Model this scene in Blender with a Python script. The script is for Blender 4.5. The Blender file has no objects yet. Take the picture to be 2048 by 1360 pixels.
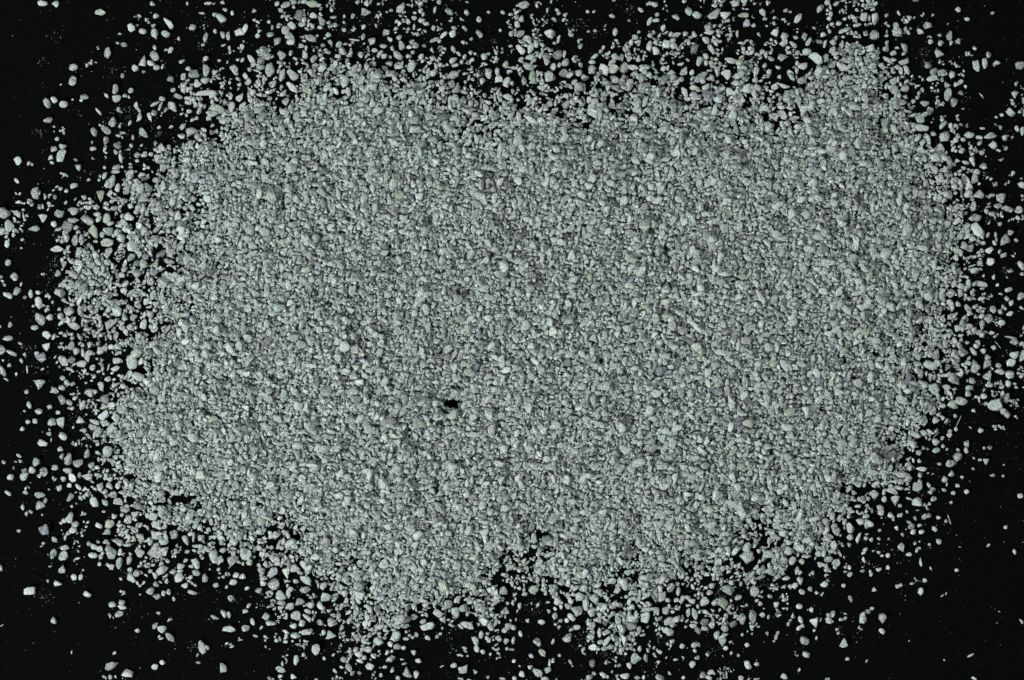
import bpy, math, random
import numpy as np

# ---------------------------------------------------------------- camera, lamps, exposure
# 1 unit = 1 cm; the photograph is 2048 x 1360 px and one of its pixels is PX units on the black surface
PX = 0.004
scene = bpy.context.scene
scene.unit_settings.scale_length = 0.01
col = scene.collection
cam_d = bpy.data.cameras.new('camera'); cam = bpy.data.objects.new('camera', cam_d); col.objects.link(cam)
CAM_H = 60.0
cam.location = (0, 0, CAM_H); cam_d.sensor_width = 36.0
cam_d.lens = 36.0 * CAM_H / (2048 * PX)
cam_d.clip_start = 1.0; cam_d.clip_end = 400.0
scene.camera = cam
world = bpy.data.worlds.new('World'); scene.world = world; world.use_nodes = True
world.node_tree.nodes['Background'].inputs[0].default_value = (0.8, 0.9, 1.0, 1)
world.node_tree.nodes['Background'].inputs[1].default_value = 0.035
vs = scene.view_settings
vs.view_transform = 'Standard'; vs.look = 'None'; vs.exposure = 0.0; vs.gamma = 1.0; vs.use_curve_mapping = False

def lamp(name, azim, elev, dist, size, power, color):
    """area lamp at an azimuth (degrees, anticlockwise from the photo's right) and elevation, aimed at the sample"""
    d = bpy.data.lights.new(name, 'AREA'); d.shape = 'DISK'; d.size = size; d.energy = power; d.color = color
    o = bpy.data.objects.new(name, d); col.objects.link(o)
    a, e = math.radians(azim), math.radians(elev)
    o.location = (dist * math.cos(e) * math.cos(a), dist * math.cos(e) * math.sin(a), dist * math.sin(e))
    o.rotation_euler = (-o.location).to_track_quat('-Z', 'Y').to_euler()
    return o
lamp('copy_lamp', 218, 38, 42, 9, 19500, (0.95, 1.0, 0.97))
lamp('copy_lamp', 35, 48, 42, 9, 4200, (0.94, 1.0, 0.98))
lamp('copy_lamp', 128, 46, 42, 9, 4600, (0.94, 1.0, 0.98))

# ---------------------------------------------------------------- materials
def nt(name):
    m = bpy.data.materials.new(name); m.use_nodes = True
    return m, m.node_tree.nodes, m.node_tree.links, m.node_tree.nodes['Principled BSDF']

def mat_sand():
    m, N, L, P = nt('crushed_mineral')
    at = N.new('ShaderNodeAttribute'); at.attribute_name = 'tint'
    mo = N.new('ShaderNodeAttribute'); mo.attribute_name = 'mottle'
    geo = N.new('ShaderNodeNewGeometry')
    n1 = N.new('ShaderNodeTexNoise'); n1.inputs['Scale'].default_value = 55; n1.inputs['Detail'].default_value = 3; n1.inputs['Roughness'].default_value = 0.65
    L.new(geo.outputs['Position'], n1.inputs['Vector'])
    r1 = N.new('ShaderNodeMapRange'); r1.inputs[1].default_value = 0.38; r1.inputs[2].default_value = 0.56
    r1.inputs[3].default_value = 0.0; r1.inputs[4].default_value = 1.0
    L.new(n1.outputs['Fac'], r1.inputs[0])
    inv = N.new('ShaderNodeMath'); inv.operation = 'SUBTRACT'; inv.inputs[0].default_value = 1.0; L.new(r1.outputs[0], inv.inputs[1])
    mul = N.new('ShaderNodeMath'); mul.operation = 'MULTIPLY'; L.new(inv.outputs[0], mul.inputs[0]); L.new(mo.outputs['Fac'], mul.inputs[1])
    mix = N.new('ShaderNodeMix'); mix.data_type = 'RGBA'
    L.new(mul.outputs[0], mix.inputs[0]); L.new(at.outputs['Color'], mix.inputs[6]); mix.inputs[7].default_value = (0.085, 0.09, 0.105, 1)
    n2 = N.new('ShaderNodeTexNoise'); n2.inputs['Scale'].default_value = 90; n2.inputs['Detail'].default_value = 2
    L.new(geo.outputs['Position'], n2.inputs['Vector'])
    r3 = N.new('ShaderNodeMapRange'); r3.inputs[1].default_value = 0.3; r3.inputs[2].default_value = 0.7; r3.inputs[3].default_value = 0.66; r3.inputs[4].default_value = 1.30
    L.new(n2.outputs['Fac'], r3.inputs[0])
    sc = N.new('ShaderNodeVectorMath'); sc.operation = 'SCALE'; L.new(mix.outputs[2], sc.inputs[0]); L.new(r3.outputs[0], sc.inputs['Scale']); L.new(sc.outputs[0], P.inputs['Base Color'])
    r2 = N.new('ShaderNodeMapRange'); r2.inputs[1].default_value = 0.40; r2.inputs[2].default_value = 0.7; r2.inputs[3].default_value = 0.10; r2.inputs[4].default_value = 0.8; L.new(n2.outputs['Fac'], r2.inputs[0]); L.new(r2.outputs[0], P.inputs['Roughness'])
    b = N.new('ShaderNodeBump'); b.inputs['Strength'].default_value = 0.8; b.inputs['Distance'].default_value = 0.008
    L.new(n2.outputs['Fac'], b.inputs['Height']); L.new(b.outputs[0], P.inputs['Normal'])
    P.inputs['Specular IOR Level'].default_value = 0.5
    P.inputs['Subsurface Weight'].default_value = 0.35; P.inputs['Subsurface Scale'].default_value = 0.02; P.inputs['Subsurface Radius'].default_value = (0.9, 1.0, 0.95)
    return m

def mat_black():
    m, N, L, P = nt('black_backing')
    geo = N.new('ShaderNodeNewGeometry')
    n = N.new('ShaderNodeTexNoise'); n.inputs['Scale'].default_value = 45; n.inputs['Detail'].default_value = 6; n.inputs['Roughness'].default_value = 0.75
    L.new(geo.outputs['Position'], n.inputs['Vector'])
    cr = N.new('ShaderNodeValToRGB')
    cr.color_ramp.elements[0].position = 0.35; cr.color_ramp.elements[0].color = (0.0011, 0.0013, 0.0012, 1)
    cr.color_ramp.elements[1].position = 0.72; cr.color_ramp.elements[1].color = (0.0032, 0.0034, 0.0033, 1)
    L.new(n.outputs['Fac'], cr.inputs[0]); L.new(cr.outputs[0], P.inputs['Base Color'])
    P.inputs['Roughness'].default_value = 0.95; P.inputs['Specular IOR Level'].default_value = 0.04
    return m
SAND, BLACK = mat_sand(), mat_black()

# ---------------------------------------------------------------- the black surface
def mesh_obj(name, verts, faces, mat, tint=None, mottle=None):
    """verts (n,3), faces (m,k) -> one linked mesh object"""
    me = bpy.data.meshes.new(name)
    faces = np.asarray(faces, dtype=np.int32); k = faces.shape[1]
    me.vertices.add(len(verts)); me.vertices.foreach_set('co', np.asarray(verts, dtype=np.float32).ravel())
    me.loops.add(faces.size); me.loops.foreach_set('vertex_index', faces.ravel())
    me.polygons.add(len(faces))
    me.polygons.foreach_set('loop_start', np.arange(0, faces.size, k, dtype=np.int32))
    me.polygons.foreach_set('loop_total', np.full(len(faces), k, dtype=np.int32))
    me.update(calc_edges=True)
    if tint is not None:
        t = np.ones((len(verts), 4), np.float32); t[:, :3] = tint
        a = me.attributes.new('tint', 'FLOAT_COLOR', 'POINT'); a.data.foreach_set('color', t.ravel())
        q = np.zeros(len(verts), np.float32); q[:] = mottle
        b = me.attributes.new('mottle', 'FLOAT', 'POINT'); b.data.foreach_set('value', q)
    me.materials.append(mat)
    o = bpy.data.objects.new(name, me); col.objects.link(o)
    return o
s = 30.0
o = mesh_obj('black_surface', [(-s, -s, 0), (s, -s, 0), (s, s, 0), (-s, s, 0)], [(0, 1, 2, 3)], BLACK)
o['kind'] = 'structure'

# ---------------------------------------------------------------- what the photograph shows
# coverage of the black surface, 64 x 40 cells; 0-9 tenths, A = heaped several grains deep
BLK = {
(0,0):"""0011001001101321
0000000034402324
0000002203302242
0000103035212134
0000401110246554
0023122520277736
0033101144434699
0003025432144489
0004023531458999
0305100533899999""",
(1,0):"""1455214425223211
2464412034524221
3454442545242111
8645576564755442
7567889955856447
5589859968978637
8799999899999958
898899A9A9998799
99999AAAAAAAAAAA
8999AAAAAAAAAAAA""",
(2,0):"""5122112043143643
6342122144226443
6531303366755222
7656245745346575
4776678698567597
4535877998478895
8998597698887998
9AA99A9999999898
AAAAAAAAAAAAAAAA
AAAAAAAAAAAAAAAA""",
(3,0):"""2215356010021010
5322454344321000
5646555450242000
4578888662412503
3689989763751101
7989999873161104
7789AAA986320024
789AAAA987353234
AAAAAAA887755330
AAAAAAAA98954300""",
(0,1):"""010121466588999A
00422256989999AA
55436656799759AA
61336657858989AA
210466578968999A
200058857668999A
211389865799899A
3455788668899999
0154777867899AAA
304466854799AAAA""",
(1,1):"""AAAAAAAAAAAAAAAA
AAAAAAAAAAAAAAAA
AAAAAAAAAAAAAAAA
AAAAAAAAAAAAAAAA
AAAAAAAAAAAAAAAA
AAAAAAAAAAAAAAAA
AAAAAAAAAAAAAAAA
AAAAAAAAAAAAAAAA
AAAAAAAAAAAAAAAA
AAAAAAAAAAAAAAAA""",
(3,1):"""AAAAAAAAA8897322
AAAAAAAAA9857451
AAAAAAAAAA986266
AAAAAAAAAAA88332
AAAAAAAAAAA86351
AAAAAAAAAA986413
AAAAAAAAAAA85521
AAAAAAAAAA954333
AAAAAAAAA8866652
AAAAAAAAA7876522""",
(0,2):"""32235557999AAAAA
3222652578AAAAAA
1043325669AAAAAA
02035578AAAAAAAA
02342368AAAAAAAA
01033579AAAAAAAA
00223368AAA989AA
24525558 9AA9AAAA
1303457589AAAAAA
116133477764 8989""",
(3,2):"""AAAAA98899884325
AAAAA89898676655
AAAAAA9988764453
AAAAAAAA89773461
AAAAAAAA97621140
AAAAAAAA97320210
AAAAAAAA72333200
AAAAAA9863141210
AAAA966755231001
88AAA55635210001""",
(0,3):"""0201513556889999
0142404677855788
0006247448614667
1003201455555253
0313120124343230
0100012402100222
1002000302300322
0000000010402133
0000000100104000
0000004432100320""",
(1,3):"""7879AAAAAAAAAAAA
6678AAAAAAAAAAAA
698998998 9AAAA96
7668878AAAAAAA75
45367878AAAA8784
1665578898766684
4456657885463475
1453557662220254
0013136441101411
1420042425213311""",
(2,3):"""AAA9AAAA9AAAAA96
96899AAA9AAAA876
8679AAA98A988985
6989997699878548
56788778 98454648
2246886774566632
1244578756456556
3214466624133511
1331144341131211
2531423413224142""",
(3,3):"""9A99745332420000
5997432223210110
8998513233000101
8325333203110000
3534101033000000
3321121000000000
1334041300000010
2041400100000000
0030100000001000
2101000000001000""",
}
# grains, and one dark hole painted as a near-black grain, read off the photo: x y length width angle code, in quarter pixels of each 512 x 340 tile
G = {
(0,0):"""342 30 92 50 -12 bo;447 30 58 55 60 na;805 97 95 55 -8 na;1220 33 50 38 -40 na;1250 127 54 42 10 na;1497 30 36 20 -85 na;1668 27 72 28 5 ne;
1615 105 52 20 -10 na;1720 117 42 38 30 na;1772 145 92 70 -15 no;1800 77 46 30 -25 bo;1860 103 45 32 85 bo;2035 85 40 36 0 na;1050 220 72 60 -60 bb;1098 207 28 24 0 no;
1143 250 72 48 -15 no;1240 275 100 64 -75 bd;1325 272 80 54 -25 no;1352 185 118 50 -62 be;1540 218 64 58 20 na;1645 300 86 40 80 me;1625 358 34 26 40 no;1722 250 40 34 -40 ba;
1785 280 66 40 -70 na;1825 290 80 36 -80 ma;1920 255 90 70 20 ba;1960 230 90 46 65 ba;940 343 36 20 -20 ne;993 357 62 42 -20 ma;862 422 100 62 82 mo;1365 402 62 44 70 na;
1330 398 34 24 0 no;1790 362 50 22 20 ne;1835 380 34 26 50 no;1150 487 96 64 75 nt;1238 450 92 70 -40 mo;1210 508 76 46 -25 bo;1255 542 60 44 0 no;1300 532 48 28 85 na;
1080 545 66 52 -50 bo;1152 575 34 28 0 do;588 540 74 62 0 no;585 650 84 78 50 ma;1457 490 58 34 25 nb;1648 472 48 44 60 no;1755 485 34 26 0 no;2010 475 104 42 -52 be;
980 607 46 34 85 mo;1370 637 66 54 -30 ta;1468 612 66 50 75 no;1507 548 46 40 -20 bo;1550 590 92 74 10 ma;1650 565 110 66 80 na;1585 668 72 66 0 na;1645 640 70 60 40 na;
1880 560 104 60 -50 na;1940 480 50 26 50 ne;1736 573 34 28 0 no;1965 610 60 46 -40 na;1985 655 62 50 50 na;1905 632 52 30 -30 na;
675 775 72 50 0 mo;650 803 32 26 0 bo;435 800 66 54 -25 bo;377 825 96 56 -65 no;510 836 74 60 -20 bo;925 715 86 50 85 mo;935 790 76 66 0 no;852 765 52 28 -45 bo;1048 725 52 46 0 no;
1000 765 44 34 0 no;1385 722 46 44 0 mo;1470 705 100 54 -78 no;1425 770 80 44 -15 ma;1640 745 200 48 8 be;1510 790 76 46 -30 na;1700 760 80 70 40 na;1830 768 56 28 -20 ne;1920 775 90 56 60 na;
2000 760 56 40 -40 na;788 892 86 20 -50 be;1090 845 66 40 75 na;1112 880 60 24 -60 ne;1118 935 72 38 80 ne;1298 792 56 46 -40 na;1240 830 90 28 25 ne;1285 845 90 24 70 ne;1232 905 60 52 30 mo;1200 940 88 34 -70 ne;
1378 855 104 64 -70 na;1510 825 70 38 -25 na;1515 890 48 38 0 bo;1600 880 84 42 60 ne;1572 945 36 32 0 no;385 962 84 50 10 ma;903 978 84 68 50 ma;432 1013 26 16 0 no;1040 985 56 32 60 na;
755 1057 82 56 -70 mo;850 1040 100 56 -40 mo;803 1003 34 22 -20 no;1145 1070 108 60 -50 ma;850 1130 76 52 80 ma;940 1168 78 54 -15 do;435 1192 62 50 10 mo;505 1170 66 50 0 na;490 1245 120 78 60 no;415 1300 44 28 -25 ba;
745 1190 60 42 -10 na;738 1140 34 22 85 na;1050 1165 34 40 85 no;1133 1163 30 20 50 na;927 1215 50 34 -60 na;966 1262 104 34 -80 ne;1100 1240 60 54 20 mo;1152 1235 62 50 20 no;1098 1287 36 30 0 no;
142 1286 74 70 60 bo;625 1338 60 52 -30 ma;932 1345 78 64 40 na;1210 1235 38 34 0 no;1280 1192 84 80 30 na;1370 1015 42 30 20 na;1465 1008 70 40 50 na;1530 1050 100 70 20 ma;1450 1088 66 50 -20 na;1185 1340 34 30 0 no;
1735 870 150 90 0 na;1830 900 90 60 -30 na;1700 910 110 54 10 na;1940 850 90 50 70 na;1265 1270 90 70 -40 na;1340 1300 80 50 30 na;1975 930 60 54 0 na""",
(1,0):"""168 30 46 38 70 no;240 38 92 50 15 ma;305 12 56 50 0 ma;383 12 60 40 20 na;450 32 120 66 -10 go;505 45 40 36 0 na;200 82 54 38 -15 no;230 127 28 28 0 no;302 58 30 26 0 bo;342 122 96 74 70 db;
810 20 40 40 0 no;880 102 92 64 -15 ma;777 128 46 34 85 nb;980 30 32 24 30 no;1080 82 34 30 0 mo;1048 97 20 18 0 no;1160 62 106 62 55 no;1270 103 36 26 0 no;1340 115 44 30 85 na;1432 78 66 26 82 ne;
1545 95 78 54 -30 ma;1685 100 54 44 -30 ma;1860 98 32 28 0 no;1975 100 42 32 -30 no;460 130 56 64 -50 ba;525 165 96 54 -60 ma;515 218 48 36 0 bo;620 140 58 26 10 tb;708 130 36 24 80 na;
102 175 34 32 0 no;288 205 86 62 -25 no;368 195 64 46 0 na;408 230 48 26 -40 na;235 240 78 68 60 no;130 220 44 28 80 na;30 250 40 32 0 na;705 240 36 34 0 na;702 180 28 24 0 na;860 215 50 36 60 na;
1040 255 74 62 30 ma;1120 230 40 30 0 na;1215 172 54 40 -45 na;1267 145 52 40 0 no;1325 165 60 42 -10 bb;1360 190 66 34 -10 na;1265 215 56 22 88 ne;1305 240 40 22 20 na;1265 272 28 26 0 no;1210 256 24 18 0 no;1420 227 50 38 -80 no;
1785 157 52 46 80 mo;1785 272 78 50 -45 ma;1500 280 86 36 45 be;1575 268 64 60 30 bo;1585 222 50 34 0 ma;2040 270 50 40 70 no;15 285 46 44 0 bo;118 275 66 42 10 ma;170 328 88 60 50 ma;282 328 86 72 50 no;268 285 80 60 0 na;
435 305 112 60 -10 ma;490 286 28 24 0 no;580 280 52 44 -20 no;595 348 72 40 -80 nt;535 362 40 36 0 ta;365 365 50 40 10 na;400 385 48 26 80 na;665 358 60 50 60 na;715 350 40 24 0 na;790 320 100 16 -6 be;856 292 62 38 88 no;865 348 24 20 0 no;
925 330 76 66 60 ma;1145 300 52 44 20 no;1165 362 86 56 -75 no;1070 312 56 36 -45 na;1020 370 66 40 -20 na;948 402 52 40 20 na;1225 377 46 36 0 na;1345 365 36 30 0 ma;1430 318 96 34 22 me;1470 330 40 30 40 na;1580 395 66 38 -60 no;1622 430 54 30 -35 na;
1722 312 32 30 0 no;2038 370 36 24 0 no;200 447 80 72 -30 ma;280 425 52 36 80 na;315 470 46 28 -30 na;388 435 80 50 -70 na;462 470 76 48 50 ma;575 417 54 36 0 ma;690 410 80 60 -60 na;752 440 70 50 30 na;840 440 60 56 0 ma;
990 432 80 40 60 na;1025 450 50 48 0 na;1135 445 110 56 -40 me;1066 507 60 46 -30 no;1255 420 40 36 0 ma;1320 455 60 44 70 ba;1410 405 60 30 -60 na;1412 465 60 50 0 na;1470 520 44 38 0 nb;1580 485 72 50 15 bo;1597 522 70 30 10 na;
1716 422 36 40 80 no;1752 430 30 24 0 no;1722 485 60 32 35 na;1825 455 56 60 80 no;1830 512 60 30 -10 na;2000 515 66 46 60 go;80 440 110 90 -40 na;25 410 50 40 20 na;110 560 110 80 -70 ma;70 630 44 38 0 no;20 655 50 70 80 na;
210 600 120 56 75 na;290 600 120 70 -40 na;380 620 90 44 60 na;290 700 130 56 -40 be;415 725 170 56 -22 ge;220 750 80 46 30 na;565 715 90 40 20 ba;750 590 84 56 10 bb;800 610 80 50 0 be;960 610 130 80 60 na;1020 655 80 32 -10 ne;
1085 580 50 50 60 na;1030 545 60 46 -40 ga;1125 530 46 60 80 na;1245 530 110 70 60 no;1310 685 124 56 -3 ge;1120 682 66 30 -25 na;1140 658 30 26 0 no;1120 728 54 28 -10 na;1210 720 100 72 -60 ma;1580 600 120 66 20 ma;1560 658 44 24 0 bo;1605 520 30 30 0 na;
1525 700 70 40 -15 ga;1400 655 60 42 10 ma;1440 575 30 36 80 ba;1860 590 62 90 88 ma;1810 655 50 66 80 na;1735 635 30 34 0 na;1668 590 40 30 0 na;1930 575 40 66 80 na;1945 640 76 80 60 ba;2005 655 60 90 70 ba;1705 620 26 60 80 na;
780 790 76 44 50 ga;660 560 80 60 40 da;500 640 90 70 -30 da;1040 740 90 60 0 ga;835 835 80 56 0 ga;1030 935 160 66 0 no;190 1285 80 74 60 go;575 1065 90 50 50 ga;1205 735 60 50 0 na;1760 830 50 60 80 na;1720 830 34 46 80 na;1560 810 60 46 0 na;
2010 775 90 60 -10 na;350 990 90 50 0 na;870 790 40 56 80 na;1440 940 50 36 0 ga;1500 1240 70 46 40 ga;1720 820 30 44 80 na;230 890 90 70 0 na;800 940 90 60 -40 ma;970 610 80 50 0 na;1650 810 90 70 50 ma""",
(2,0):"""96 40 104 70 8 ma;283 85 44 24 -80 be;362 82 40 28 -30 no;376 108 40 30 0 no;427 115 48 36 60 na;605 95 32 32 0 no;655 93 32 24 30 no;800 127 58 36 -10 ma;815 4 34 18 0 no;1030 82 60 32 -35 bo;1086 30 34 26 70 ma;1140 32 62 56 -60 no;
1162 117 38 36 0 no;1312 140 66 56 10 ma;1412 90 72 58 -50 nb;1480 122 76 64 -40 nb;1625 115 128 70 38 mo;1712 118 92 70 20 bt;1787 25 90 66 10 ma;1850 122 98 46 5 ge;2008 105 76 50 -60 no;2022 150 42 32 0 no;
75 155 58 54 40 na;42 200 66 60 -40 na;15 258 50 70 80 na;340 158 56 30 -30 ma;937 165 30 28 0 do;1100 172 86 38 60 no;1150 162 66 34 8 no;1208 225 44 70 84 bo;1225 268 28 12 -40 na;302 268 96 78 -15 ba;665 245 30 34 0 mo;610 250 26 20 0 no;
827 257 44 70 86 bo;742 237 24 14 0 no;65 270 90 60 20 ma;118 310 76 56 20 no;195 302 48 20 -10 ne;340 345 26 30 0 no;372 318 28 70 82 na;382 290 20 24 0 na;532 328 26 46 80 na;555 316 16 20 0 no;550 370 52 46 30 mo;
952 340 36 60 80 bo;915 395 38 44 -50 no;858 371 34 10 0 ne;1105 285 48 50 0 na;1098 370 48 96 88 na;1150 405 60 80 -70 na;1235 352 72 74 0 bo;1290 368 70 60 -20 no;1312 285 100 50 15 ma;1268 275 36 44 50 na;1285 325 50 46 0 na;1385 268 50 42 30 na;1430 300 36 34 0 no;
1455 275 40 56 -60 na;1460 385 66 94 80 db;1555 322 76 54 -50 no;1595 395 100 46 -65 na;1630 345 48 70 -70 ma;1575 225 90 96 60 ma;1580 262 100 40 0 bo;1648 250 46 40 -20 na;1620 210 34 40 0 na;1515 283 30 26 0 ma;1875 190 62 76 50 ma;1930 202 42 38 0 no;
1802 270 26 70 88 ne;1838 345 70 26 -8 be;1810 405 20 26 0 no;70 395 100 54 -55 bo;148 390 56 86 85 bo;170 360 50 30 -20 na;140 460 78 50 10 no;75 470 46 30 0 na;75 490 60 24 -20 na;202 415 34 14 0 ne;280 460 76 76 0 ma;302 402 32 34 -40 na;
368 440 94 76 30 do;420 435 30 66 88 na;508 450 46 20 0 ne;710 412 42 34 60 no;660 452 80 34 35 ne;640 495 62 40 0 na;820 455 60 60 0 na;880 465 40 70 88 na;940 465 58 76 70 ma;808 490 110 50 50 na;1010 478 46 40 -50 ba;
135 530 106 66 -20 ma;165 600 60 90 75 ga;98 645 50 86 80 ma;18 545 66 26 0 ne;330 535 52 70 70 bo;380 520 36 44 60 na;430 500 60 76 60 ma;410 588 76 76 20 to;300 615 106 96 -20 na;228 648 32 24 0 no;240 703 82 44 -8 no;530 585 66 60 0 na;585 622 72 66 0 ma;500 657 50 54 30 bo;
465 692 70 32 -35 no;555 700 74 70 0 ma;640 560 72 80 60 mo;735 555 110 80 -40 ba;805 550 90 90 50 na;900 545 84 90 50 ma;970 540 100 50 -20 na;820 635 90 60 -30 no;742 635 34 30 0 no;1045 540 64 46 0 na;640 740 50 44 0 na;728 795 60 46 0 na;
1495 490 90 62 60 na;1550 450 60 44 -60 na;1600 510 70 40 -40 na;1640 570 50 100 84 ma;1500 625 110 66 30 mo;1350 515 60 30 10 na;1380 570 60 90 60 na;1350 635 50 56 0 na;1440 580 50 44 40 ba;1460 700 90 50 0 na;1550 700 90 60 50 na;1380 740 50 100 -80 na;1450 755 70 46 0 na;
1720 590 90 80 -50 ba;1750 485 110 50 -10 na;1820 500 66 56 0 ga;2000 415 44 54 80 no;2030 440 36 70 86 na;1910 530 50 40 -20 na;1950 580 50 100 80 ba;1945 640 50 60 70 ba;2022 525 34 46 60 no;1825 600 70 90 60 na;1645 655 36 34 0 mo;
1740 735 76 66 -40 bo;1880 715 90 90 -50 ba;1995 720 60 14 10 be;1925 700 34 70 -70 ne;1790 665 90 50 0 na;1470 780 100 66 0 na;1140 860 130 76 -20 bt;940 680 110 66 60 na;930 700 70 30 60 na;1095 720 76 44 0 bb;1165 750 56 60 80 na;
670 890 160 110 -25 na;750 920 140 40 -50 ne;150 960 150 50 -25 be;380 970 130 46 5 bo;300 830 60 56 0 na;430 840 70 64 20 ma;1550 950 70 50 0 bo;1630 1010 70 50 60 ga;770 1190 30 30 0 bo;80 1190 90 50 -60 bo;890 1185 70 60 60 ga;1030 1200 60 40 0 ga;1150 930 100 30 0 na;
1760 970 90 90 0 na;1720 1110 150 80 -5 ga;1165 1210 90 26 -50 ba;355 1200 80 70 -40 ba;150 1170 90 76 0 na;710 1150 80 60 50 na;1330 1090 50 50 0 na""",
(3,0):"""52 142 34 28 0 bo;240 147 100 52 55 bo;415 70 86 52 45 no;475 20 52 60 80 na;180 95 26 24 0 mo;548 30 66 40 15 na;600 5 60 16 10 na;712 80 36 32 0 na;765 135 66 76 88 bb;810 145 22 56 88 na;857 152 60 110 88 bo;690 150 100 34 -50 ne;712 200 72 34 15 bo;820 190 20 30 0 ba;
825 30 54 36 -10 na;788 40 32 26 0 no;612 152 36 30 0 no;1045 105 52 22 -60 be;1183 5 60 16 0 do;1520 78 46 46 40 no;1590 152 50 34 -15 bo;1795 105 32 34 -30 no;50 188 40 36 0 ma;62 250 66 86 60 bt;370 225 36 24 -45 na;
492 250 28 38 -70 na;610 240 110 44 30 na;780 268 56 50 -30 ma;850 285 84 82 -40 mo;948 285 34 28 0 no;1020 215 50 84 80 mo;1035 260 90 90 -50 mo;1215 253 48 62 -60 bb;1278 208 76 66 -20 ma;1450 285 54 86 86 mo;1522 335 50 50 -60 nt;1385 347 52 52 0 nt;
130 290 70 60 50 na;125 340 84 70 20 na;200 355 80 40 -40 na;160 382 40 30 0 bo;290 295 66 50 60 ma;325 335 80 40 60 na;410 335 70 36 -10 da;438 280 48 50 50 ba;455 350 30 76 80 na;540 310 34 60 70 na;520 400 56 70 60 na;602 295 22 36 0 na;650 395 60 70 0 ma;712 355 36 60 88 na;
815 385 86 84 -30 no;582 415 66 90 -70 do;945 385 66 66 60 mt;950 345 30 50 80 na;882 388 18 36 80 na;1033 385 44 26 -5 bo;1095 380 50 90 -70 ma;1000 425 60 46 20 na;1085 430 40 30 0 na;1652 387 40 30 -50 ba;
1370 430 84 76 0 nt;1765 440 48 60 80 mo;1735 507 48 90 -80 bb;1665 530 60 104 -78 nb;2015 525 84 72 0 mo;22 472 60 34 -25 na;120 462 92 64 0 ma;235 425 46 50 60 na;310 415 80 56 10 no;385 470 130 90 -50 ba;460 452 56 50 0 na;505 520 76 66 0 mo;605 480 90 60 10 na;
700 515 90 70 -20 ma;670 430 50 50 0 da;800 485 90 60 -30 ma;862 460 60 110 85 do;902 525 50 60 70 na;960 480 110 40 -30 ne;1085 495 90 50 10 na;1110 560 46 90 -65 na;1000 578 46 26 0 bo;605 545 90 70 -40 bo;80 540 52 30 -30 na;92 620 36 40 -60 bt;185 605 50 110 -70 ne;
275 530 60 80 0 na;1280 525 66 60 -30 ta;1325 570 70 60 0 ma;1310 625 100 56 15 na;1392 582 92 66 0 mb;1470 602 66 66 -30 ba;1510 675 48 52 0 nt;1580 692 26 34 -60 ba;1437 675 56 56 0 nt;1440 755 66 120 84 no;1482 815 68 76 50 ma;1708 765 60 10 -50 be;1975 758 70 66 -90 nt;2040 795 30 40 60 na;
1940 900 82 60 -35 bb;2015 892 36 36 0 no;1870 920 40 34 0 na;1825 937 32 24 0 no;1255 823 66 60 40 ma;1292 885 66 70 50 ma;1205 748 30 40 60 no;1198 778 44 34 30 na;1163 810 40 36 30 na;1215 950 90 80 -30 na;1225 1022 130 60 -5 ba;1250 915 70 46 10 na;
1322 1070 54 42 10 ma;1400 1000 90 50 60 na;1475 1037 40 46 50 na;1410 1090 90 90 0 ma;1500 1122 48 48 0 bo;1560 1117 50 44 -30 bo;1610 1080 92 56 -10 mo;1690 1100 60 34 -20 no;1692 1147 42 36 0 no;1780 1085 118 56 10 mo;1800 1157 70 66 -30 ba;1842 1203 44 22 -20 na;
1552 1205 48 56 50 no;1530 1172 30 26 0 ma;1710 1222 50 44 0 mo;1482 1190 34 60 80 na;1635 1190 30 20 30 na;1578 1302 68 34 -5 no;1640 1290 50 90 -65 na;1725 1330 62 60 50 na;1990 1030 34 56 -70 na;2035 1050 40 76 80 na;1380 1200 100 90 -40 na;1400 1260 90 60 0 ba;
1450 1300 50 120 -80 mo;1215 1190 60 60 0 no;1275 1110 100 60 -40 na;1235 1140 70 46 60 na;1140 1110 60 66 50 na;1130 1165 70 40 0 na;1250 1260 90 70 -30 na;1005 650 70 76 60 ga;1100 700 70 84 70 ma;950 690 40 60 70 na;120 915 60 100 -80 bo;290 920 60 90 -65 no;
350 955 50 60 0 bo;45 940 80 90 0 ma;530 890 100 80 -30 na;775 850 70 70 0 mo;345 1190 90 30 0 bo;360 1240 40 50 0 bo;150 1285 90 50 -10 bo;575 930 50 56 60 ga;925 1040 80 60 0 ga;1000 950 70 100 -60 na;60 690 60 80 50 na;120 690 120 36 -20 na;410 590 90 100 60 mo;
540 600 90 56 0 da;440 640 60 50 0 na;190 620 40 80 -60 ma;270 640 90 70 0 ma""",
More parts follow.
